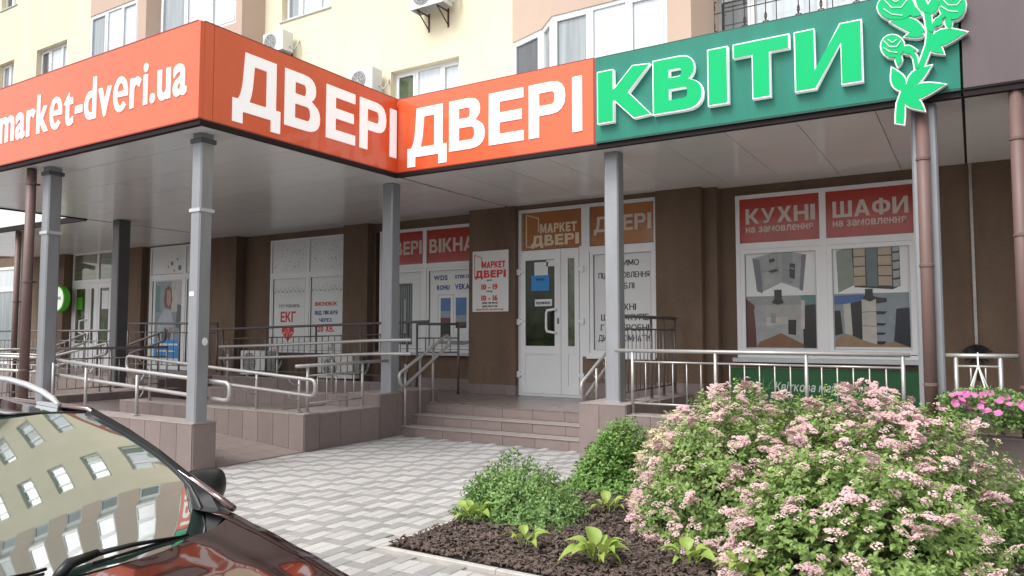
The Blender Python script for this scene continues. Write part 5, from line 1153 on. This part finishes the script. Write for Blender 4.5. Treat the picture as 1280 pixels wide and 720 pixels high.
# pillars, side glass and tailgate
A_ = [(-2.985, .893, .682), (-3.17, .915, .730), (-3.345, .912, .790), (-3.54, .865, .890), (-3.685, .790, .998), (-3.87, .690, 1.115), (-4.6, .665, 1.128), (-5.5, .65, 1.10), (-5.86, .63, 1.02)]
A_.insert(6, (-4.1, .675, 1.122))
for sg in (1, -1):
    m = MB(); inner = [(ws(sg, v)) for v in (0.01, .18, .38, .62, .80, .99)] ; outer = [(x, CY + sg * y_, z) for x, y_, z in A_[:6]]
    rowi = [tuple(Vector(p) + Vector((0, sg * .016, .004))) for p in inner]; mid_ = [tuple((Vector(a) + Vector(b)) / 2 + Vector((.01, sg * .012, .020))) for a, b in zip(rowi, outer)]
    m.grid([rowi, mid_, outer] if sg > 0 else [outer, mid_, rowi]); part('pillar', m, 'car_black', car, smooth=True)
    m = MB(); m.tube([(x, CY + sg * (y_ + .006), z + .002) for x, y_, z in A_], .017, 8); part('roof_edge', m, 'car_paint', car, smooth=True)
    m = MB(); m.tube([(x, CY + sg * (y_ - .018), z + .014) for x, y_, z in A_[1:6]], .003, 5); part('trim', m, 'car_silver', car, smooth=True)
    m = MB(); low_ = [(x, CY + sg * .90, .655) for x in (-3.02, -3.15, -3.3, -3.55, -3.8, -3.95, -4.6, -5.4, -5.75)]; up_ = [(x, CY + sg * (y_), z) for x, y_, z in A_]
    g2 = [low_, [tuple((Vector(a) + Vector(b)) / 2 + Vector((0, sg * .03, 0))) for a, b in zip(low_, up_)], up_]
    m.grid(g2 if sg < 0 else g2[::-1]); part('side_window', m, 'car_glass', car, smooth=True)
    for x0 in (-4.35, -5.25): part('door_pillar', MB().add([(x0, CY + sg * .912, .64), (x0 - .09, CY + sg * .912, .64), (x0 - .12, CY + sg * .672, 1.125), (x0 - .04, CY + sg * .674, 1.128), (x0, CY + sg * .83, .89), (x0 - .09, CY + sg * .83, .89)], [(0, 1, 5, 4), (4, 5, 2, 3)] if sg > 0 else [(4, 5, 1, 0), (3, 2, 5, 4)]), 'car_black', car)
    # roof rail
    rp = [(-4.10, .665, 1.135), (-4.16, .668, 1.160), (-4.26, .668, 1.190), (-4.42, .668, 1.222), (-4.62, .668, 1.245), (-4.9, .666, 1.252), (-5.3, .662, 1.235), (-5.55, .655, 1.19), (-5.62, .652, 1.13)]
    m = MB()
    rl = []
    for (x, y_, z), w_, h_ in zip(rp, (.012, .018, .02, .021, .021, .021, .021, .018, .012), (.006, .016, .018, .018, .018, .018, .018, .016, .006)):
        rl.append([(x, CY + sg * y_ + w_ * math.cos(a * math.pi / 4), z + h_ * math.sin(a * math.pi / 4)) for a in range(9)])
    m.grid(rl); t_ = part('roof_rail', m, 'car_silver', car, smooth=True)
    part('rail_foot', MB().ext([(-4.09, CY + sg * .668 - .012), (-4.30, CY + sg * .668 - .014), (-4.30, CY + sg * .668 + .014), (-4.09, CY + sg * .668 + .012)], 1.10, 1.142).box(-5.62, -5.40, CY + sg * .655 - .018, CY + sg * .655 + .018, 1.09, 1.175), 'car_silver', t_)
    # mirror
    m = MB(); mc = Vector((-3.47, CY + sg * 1.09, .70)); rows = []
    for i in range(11):
        a = math.pi * i / 10; rr_ = []
        for j in range(17):
            b = 2 * math.pi * j / 16; q = Vector((-.07 + .165 * math.sin(a) ** .8 * (.5 + .5 * math.cos(b)) * .95, math.cos(a) * .145 * sg, math.sin(b) * .098 * math.sin(a) ** .55))
            rr_.append(tuple(mc + q))
        rows.append(rr_)
    m.grid(rows if sg > 0 else [r[::-1] for r in rows]); mi = part('mirror', m, 'car_black', car, smooth=True)
    part('mirror_arm', MB().tube([(-3.36, CY + sg * .87, .665), (-3.42, CY + sg * .93, .665), (-3.47, CY + sg * 1.0, .67)], [.035, .028, .03], 8), 'car_black', mi, smooth=True)
    part('mirror_glass', MB().lathe([(0, 0), (.06, .0)], (0, 0, 0), 12).v and MB().add([(-3.546, CY + sg * (1.09 + .13 * math.cos(a)), .70 + .083 * math.sin(a)) for a in [k * .3927 for k in range(16)]], [tuple(range(16))]), 'car_chrome', mi)
    # head lamp, fog lamp, door handles, wheels
    m = MB(); rows = []
    for i in range(7):
        rr_ = []
        for j in range(9):
            x = lerp(-1.68, -2.10, i / 6); hw = interp(BODY, x)[2]; ze = interp(BODY, x)[1]; q = j / 8
            rr_.append((x + .02 * (1 - q), CY + sg * (hw + .016 - .05 * (1 - abs(2 * q - 1)) * .1 - .10 * (1 - i / 6) * q * .0), lerp(ze - .17, ze + .005, q) + (.05 if q == 0 else 0) * i / 6))
        rows.append(rr_)
    m.grid(rows if sg < 0 else [r[::-1] for r in rows]); part('headlight', m, 'lamp_clear', car, smooth=True)
    for x in (-3.95, -4.95): part('door_handle', MB().cbox(x - .10, x + .10, CY + sg * .935 - .012, CY + sg * .935 + .012, .50, .53, .006), 'car_paint', car)
    for x in (-2.30, -5.15):
        wl = part('wheel', MB().lathe([(.19, -.10), (.27, -.11), (.31, -.09), (.318, -.05), (.318, .05), (.31, .09), (.27, .11), (.19, .10)], (x, CY + sg * .80, .068), 28, 'y'), 'car_rubber', car, smooth=True)
        m = MB().lathe([(.19, 0), (.19, sg * .10), (.17, sg * .085), (.05, sg * .06), (0, sg * .065)], (x, CY + sg * .80, .068), 28, 'y')
        for k in range(10):
            a = k * .628; c, s = math.cos(a), math.sin(a); m.tube([(x + c * .03, CY + sg * .885, .068 + s * .03), (x + c * .185, CY + sg * .895, .068 + s * .185)], .012, 5)
        part('rim', m, 'car_silver', wl, smooth=False)
        m = MB().lathe([(.33, sg * .0), (.345, sg * .135), (.375, sg * .140)], (x, CY + sg * .80, .068), 28, 'y'); part('wheel_arch', m, 'car_black', car)
# cowl below the glass with wiper arms
m = MB(); rows = []
for i in range(5):
    s = i / 4; rows.append([tuple(lerp(a, b, s) for a, b in zip(Vector(ws(u / 10, 0.0)) + Vector((.0, 0, -.004)), (hood_rear(u / 10 * .862) + .03, CY + u / 10 * .88, interp(BODY, -2.95)[1] - .03 + .02 * (1 - abs(u / 10) ** 2.4)))) for u in range(-10, 11)])
m.grid([r[::-1] for r in rows][::-1]); part('cowl', m, 'car_black', car, smooth=True)
for (ya, yb, va) in ((.10, .60, .045), (-.58, -.02, .05)):
    u0, u1 = ya / .775, yb / .775
    a = Vector(ws(u0, .05)) + Vector((.03, 0, .022)); b = Vector(ws(u1, va)) + Vector((.01, 0, .016)); mid_ = a.lerp(b, .5) + Vector((.02, 0, .020))
    wp = part('wiper', MB().tube([tuple(a + Vector((.03, -.06, -.03))), tuple(a), tuple(a.lerp(b, .22) + Vector((.0, 0, .015)))], [.02, .022, .016], 8).tube([tuple(a.lerp(b, .2) + Vector((0, 0, .012))), tuple(mid_), tuple(b)], [.012, .010, .006], 6), 'car_black', car, smooth=True)
    part('wiper_blade', MB().tube([tuple(Vector(ws(u0 + .12 + (u1 - u0 - .05) * q / 8, .025 + (va - .02) * q / 8)) + Vector((.004, 0, .012))) for q in range(9)], .007, 5), 'car_rubber', wp, smooth=True)
part('grille', MB().box(-1.515, -1.50, CY - .42, CY + .42, .02, .13), 'car_black', car); part('number_plate', MB().box(-1.505, -1.49, CY - .26, CY + .26, -.04, .07), 'board_white', car)
part('dashboard', MB().box(-3.7, -3.1, CY - .7, CY + .7, .44, .56), 'car_rubber', car)

# ---------------------------------------------------------------- plants
rnd = random.Random(11)
def leafq(vs, fs, p, d, n, L, W_, fold=.25, curl=.15):
    """one folded leaf: p base, d direction, n up normal"""
    s = d.cross(n)
    if s.length < 1e-4: return
    s.normalize(); n = s.cross(d).normalized(); o = len(vs)
    mid_ = p + d * L * .45 - n * L * .02
    vs += [p, mid_ + s * W_ + n * W_ * fold, p + d * L - n * L * curl, mid_ - s * W_ + n * W_ * fold, mid_]
    fs += [(o, o + 4, o + 1), (o + 4, o + 2, o + 1), (o, o + 3, o + 4), (o + 4, o + 3, o + 2)]
def rv(): return Vector((rnd.gauss(0, 1), rnd.gauss(0, 1), rnd.gauss(0, 1))).normalized()
def lumps(seed):
    r_ = random.Random(seed); return [(Vector((r_.uniform(-1, 1), r_.uniform(-1, 1), r_.uniform(0, 1))).normalized(), r_.uniform(-.14, .16), r_.uniform(.35, .6)) for _ in range(22)]
def surf(d, R3, lm):
    """distance of the crown surface along unit direction d"""
    k = 1.0
    for (v, a, w_) in lm:
        c = d.dot(v); 
        if c > 1 - w_ * .5: k += a * (1 - (1 - c) / (w_ * .5))
    return Vector((d.x * R3[0], d.y * R3[1], d.z * R3[2])) * k
def shrub(name, label, cat, c, R3, nspr, leaf, mat, lm_seed, amp=1.0, per=7, LW=.30, spr=.10, heads=0, hm=None, group=None, up=.5, low=-.25, droop=0, inner=.62):
    t = thing(name, label, cat, c, group); C_ = Vector(c); lm = [(v, a * amp, w_) for v, a, w_ in lumps(lm_seed)]; vs, fs = [], []; st = MB()
    for i in range(nspr):
        d = rv(); d.z = abs(d.z) * 1.0 + low * rnd.random(); d.normalize()
        r_ = 1 - (1 - inner) * rnd.random() ** 1.5; S = surf(d, R3, lm); p = C_ + S * r_; p.z = max(p.z, C_.z + .02 + rnd.random() * .05)
        g_ = (d * .7 + Vector((0, 0, up)) + rv() * .45).normalized(); n0 = rv()
        for k in range(per):
            q = p + g_ * spr * (k / per - .5); a = k * 2.4 + rnd.random(); side_ = (g_.cross(n0).normalized() * math.cos(a) + g_.cross(g_.cross(n0)).normalized() * math.sin(a))
            dd = (side_ * .9 + g_ * (.25 + .5 * k / per) - Vector((0, 0, droop)) + rv() * .2).normalized(); L = leaf * rnd.uniform(.65, 1.15) * (1 - .35 * k / per)
            leafq(vs, fs, q, dd, (g_ + rv() * .35), L, L * LW, .3, rnd.uniform(0, .3))
    m = MB(); m.v = [tuple(v) for v in vs]; m.f = fs; m.m = [0] * len(fs); part('foliage', m, mat, t, kind='stuff')
    for i in range(26):
        d = rv(); d.z = abs(d.z) + .3; d.normalize(); S = surf(d, R3, lm); a0 = C_ + Vector((d.x * .08, d.y * .08, 0)); st.tube([tuple(a0), tuple(C_ + Vector((S.x * .45, S.y * .45, S.z * .5))), tuple(C_ + S * .97)], [.008, .006, .003], 4)
    part('stems', st, 'stem', t, kind='stuff')
    for i in range(heads):
        d = rv(); d.z = abs(d.z) * 1.15 - .10 * rnd.random(); d.y -= .35 * rnd.random(); d.normalize()
        if d.z < .02: d.z = .05
        p = C_ + surf(d, R3, lm) * rnd.uniform(.97, 1.05); p.z = max(p.z, C_.z + .08)
        o = inst('flower_head', hm[rnd.randrange(len(hm))], p, t, rot=(rnd.gauss(0, .35) - d.y * .0, rnd.gauss(0, .35) + d.x * .5, rnd.uniform(0, 6.28)), scale=(rnd.uniform(.7, 1.25),) * 3)
        if rnd.random() < .6:
            for k in range(rnd.randrange(1, 3)):
                q = p + Vector((rnd.uniform(-.055, .055), rnd.uniform(-.05, .05), rnd.uniform(-.03, .02))); inst('flower_head', hm[rnd.randrange(len(hm))], q, t, rot=(rnd.gauss(0, .35), rnd.gauss(0, .35), 0), scale=(rnd.uniform(.5, .95),) * 3)
    if heads:
        rest_ = MB(); mats_ = sorted({m_.materials[0].name for m_ in hm}); src = [HSMALL[m_.materials[0].name] for m_ in hm]
        for i in range(int(heads * 1.7)):
            d = rv(); d.z = abs(d.z) * 1.1 - .10 * rnd.random(); d.y -= .35 * rnd.random(); d.normalize(); d.z = max(d.z, .03); p = C_ + surf(d, R3, lm) * rnd.uniform(.94, 1.04); p.z = max(p.z, C_.z + .06)
            k = rnd.randrange(len(hm)); sc = rnd.uniform(.55, 1.1); rest_.cm = mats_.index(hm[k].materials[0].name); M3 = Matrix.Rotation(d.x * .6, 3, 'Y') @ Matrix.Rotation(-d.y * .5, 3, 'X')
            rest_.add([p + M3 @ Vector(v) * sc for v in src[k].v], src[k].f)
        part('small_flower_heads', rest_, mats_, t, kind='stuff')
    return t
HSMALL = {}
for q_, mt_ in enumerate(('flower_pink', 'flower_blush', 'flower_cream')):
    r_ = random.Random(q_); m = MB()
    for i in range(20):
        a = r_.uniform(0, 6.28); r0 = .030 * math.sqrt(r_.random()); c = Vector((r0 * math.cos(a), r0 * math.sin(a), .018 * (1 - (r0 / .032) ** 2))); s_ = r_.uniform(.0055, .009)
        m.add([c + Vector((s_ * math.cos(j * 1.2566 + a), s_ * math.sin(j * 1.2566 + a), 0)) for j in range(5)] + [c + Vector((0, 0, .004))], [(j, (j + 1) % 5, 5) for j in range(5)])
    HSMALL[mt_] = m
def head_mesh(mat, seed):
    r_ = random.Random(seed); m = MB(); subs = [(r_.uniform(-.05, .05), r_.uniform(-.045, .045), r_.uniform(-.03, .012), r_.uniform(.55, 1.05)) for _ in range(2 + seed % 3)] + [(0, 0, 0, 1.1)]
    for (sx, sy, sz, sc) in subs:
      for i in range(26):
        a = r_.uniform(0, 6.28); r0 = .034 * math.sqrt(r_.random()); z = .020 * (1 - (r0 / .036) ** 2) + r_.uniform(-.003, .004); c = Vector((sx + sc * r0 * math.cos(a), sy + sc * r0 * math.sin(a), sz + z * sc)); s = r_.uniform(.0055, .009)
        k = [c + Vector((s * math.cos(j * 1.2566 + a), s * math.sin(j * 1.2566 + a), r_.uniform(-.002, .0005))) for j in range(5)]; m.add(k + [c + Vector((0, 0, .004))], [(j, (j + 1) % 5, 5) for j in range(5)])
    for i in range(7):
        a = i * .9; m.add([(0, 0, -.03), (.028 * math.cos(a), .028 * math.sin(a), .004), (.028 * math.cos(a) + .002, .028 * math.sin(a) + .002, .004)], [(0, 1, 2)])
    return m.mesh('flower_head', mat)
H_pink = [head_mesh('flower_pink', i) for i in range(3)]; H_bl = [head_mesh('flower_blush', i + 5) for i in range(3)]; H_cr = [head_mesh('flower_cream', i + 9) for i in range(3)]
GS = 'flowering spirea shrubs in the bed'
shrub('spirea_bush', 'cream flowering spirea shrub, leftmost and palest of the flowering shrubs', 'shrub', (-1.95, 6.40, .03), (.64, .78, .84), 2300, .046, 'leaf_spirea_pale', 3, heads=175, hm=H_cr * 6 + H_bl, group=GS)
shrub('spirea_bush', 'pink flowering spirea shrub in the middle of the mass, before the green banner', 'shrub', (-1.42, 5.85, .03), (.90, .95, 1.02), 3300, .050, 'leaf_spirea', 8, heads=165, hm=H_bl * 2 + H_pink, group=GS)
shrub('spirea_bush', 'tall pink spirea shrub before the downpipe column and the hanging petunias', 'shrub', (-.62, 6.05, .03), (.78, .90, 1.04), 2700, .050, 'leaf_spirea', 14, heads=160, hm=H_bl + H_pink * 2, group=GS)
shrub('spirea_bush', 'leafy spirea shrub with few flowers, lowest and nearest at the right of the bed', 'shrub', (-.62, 5.05, .03), (.80, .62, .74), 2600, .056, 'leaf_spirea', 21, heads=110, hm=H_pink + H_bl * 2, group=GS)
shrub('green_bush', 'bright green leafy bush beside the square column plinth at the steps', 'shrub', (-2.97, 6.62, .02), (.44, .44, .62), 1000, .062, 'leaf_bright', 5, 1.5, LW=.33, spr=.12, up=.6, low=-.1)
shrub('green_bush', 'low spreading green bush with feathery leaves at the corner of the bed', 'shrub', (-3.12, 5.20, .02), (.42, .37, .33), 1000, .056, 'leaf_bluegreen', 31, 2.3, LW=.26, spr=.14, per=9, up=.35, low=-.1)
shrub('green_bush', 'leafy green sprawl at the right edge of the photo below the petunias', 'shrub', (.55, 6.3, .02), (.5, .5, .5), 600, .07, 'leaf_bluegreen', 40, LW=.3, spr=.14, up=.3)
LF = []
def hosta_leaf(seed):
    r_ = random.Random(seed); m = MB(); rows = []; n = 7
    for i in range(n + 1):
        s = i / n; wd = .30 * math.sin(math.pi * min(1, s ** .75)) ** .9 * (1 - .15 * s) if 0 < s < 1 else .012; x = s; z = .30 * math.sin(s * 2.3) - .40 * s * s
        rows.append([(x, wd * q, z + .16 * wd * q * q * 3 - .0 + .012 * math.cos(q * 9)) for q in (-1, -.66, -.33, 0, .33, .66, 1)])
    m.grid(rows); m.tube([(-.35, 0, -.35), (-.1, 0, -.06), (.02, 0, 0)], [.02, .018, .012], 5); return m.mesh('leaf', 'leaf_hosta', smooth=True)
LF = [hosta_leaf(i) for i in range(3)]
def hosta(label, c, n, L):
    t = thing('hosta', label, 'plant', c, 'yellow green hostas in the bark mulch')
    for i in range(n):
        a = i * 2.399 + rnd.uniform(-.3, .3); up = .75 - .8 * (i / n); s = L * rnd.uniform(.55, 1.0)
        inst('leaf', LF[i % 3], (c[0] + .06 * math.cos(a), c[1] + .06 * math.sin(a), c[2] + .05 + .05 * up), t, rot=(rnd.uniform(-.3, .3), -up, a), scale=(s, s * rnd.uniform(.9, 1.2), s))
    return t
hosta('yellow green hosta beside the feathery bush, at the left corner of the bed', (-3.34, 4.86, .04), 9, .20)
hosta('smallest hosta, a few narrow leaves alone in the mulch', (-2.62, 4.42, .05), 7, .14)
hosta('broad leaved yellow green hosta in the mulch near the photo bottom', (-2.08, 4.40, .05), 14, .20)
hosta('hosta tucked under the front of the flowering shrubs', (-1.55, 4.62, .05), 9, .17)
hosta('hosta at the photo bottom edge below the middle flowering shrub', (-1.18, 4.52, .05), 7, .16)
hosta('hosta peeping out behind the low feathery bush', (-2.55, 5.62, .05), 8, .15)
# hanging pot of petunias
t = thing('hanging_pot', 'hanging pot of magenta petunias on white cords before the right railing', 'flower pot', (.02, 8.12, .72))
part('pot', MB().lathe([(0, 0), (.10, 0), (.15, .17), (.16, .17), (.16, .19), (.14, .19), (.12, .15), (0, .15)], (.02, 8.12, .66), 18), 'pot', t, smooth=False)
for k in range(4):
    a = k * 1.57 + .6; part('cord', MB().tube([(.02 + .15 * math.cos(a), 8.12 + .15 * math.sin(a), .85), (.02, 8.17, 1.21), (.02, 8.30, 1.30), (.02, 8.37, 1.325)], .0065, 5), 'string', t)
vs, fs = [], []
for i in range(2600):
    a = rnd.uniform(0, 6.28); r_ = math.sqrt(rnd.random()); p = Vector((.08 + .40 * r_ * math.cos(a), 8.08 + .22 * r_ * math.sin(a), .88 + .10 * (1 - r_) + rnd.uniform(-.24, .06))); leafq(vs, fs, p, (rv() + Vector((0, 0, .2))).normalized(), rv(), .045, .014)
m = MB(); m.v = [tuple(v) for v in vs]; m.f = fs; m.m = [0] * len(fs); part('foliage', m, 'leaf_bluegreen', t, kind='stuff')
pm_ = MB(); o_ = [(.032 * (1 + .08 * math.cos(5 * a)) * math.cos(a), .032 * (1 + .08 * math.cos(5 * a)) * math.sin(a), 0) for a in [k * .4189 for k in range(15)]]
pm_.add([(x, y, .004 * math.cos(k * 2.1)) for k, (x, y, z) in enumerate(o_)] + [(0, 0, -.014)], [(k, (k + 1) % 15, 15) for k in range(15)]); PM = pm_.mesh('flower', 'petunia')
for i in range(34):
    a = rnd.uniform(0, 6.28); r_ = math.sqrt(rnd.random()); x = .10 + .42 * r_ * math.cos(a); inst('flower', PM, (x, 7.93 - .12 * rnd.random() + .15 * (r_ * math.sin(a)), .90 + .10 * rnd.random() - .12 * r_ * r_ + .02), t, rot=(1.0 + rnd.gauss(0, .35), rnd.gauss(0, .35), rnd.uniform(-.4, .8)), scale=(rnd.uniform(.8, 1.15),) * 3)
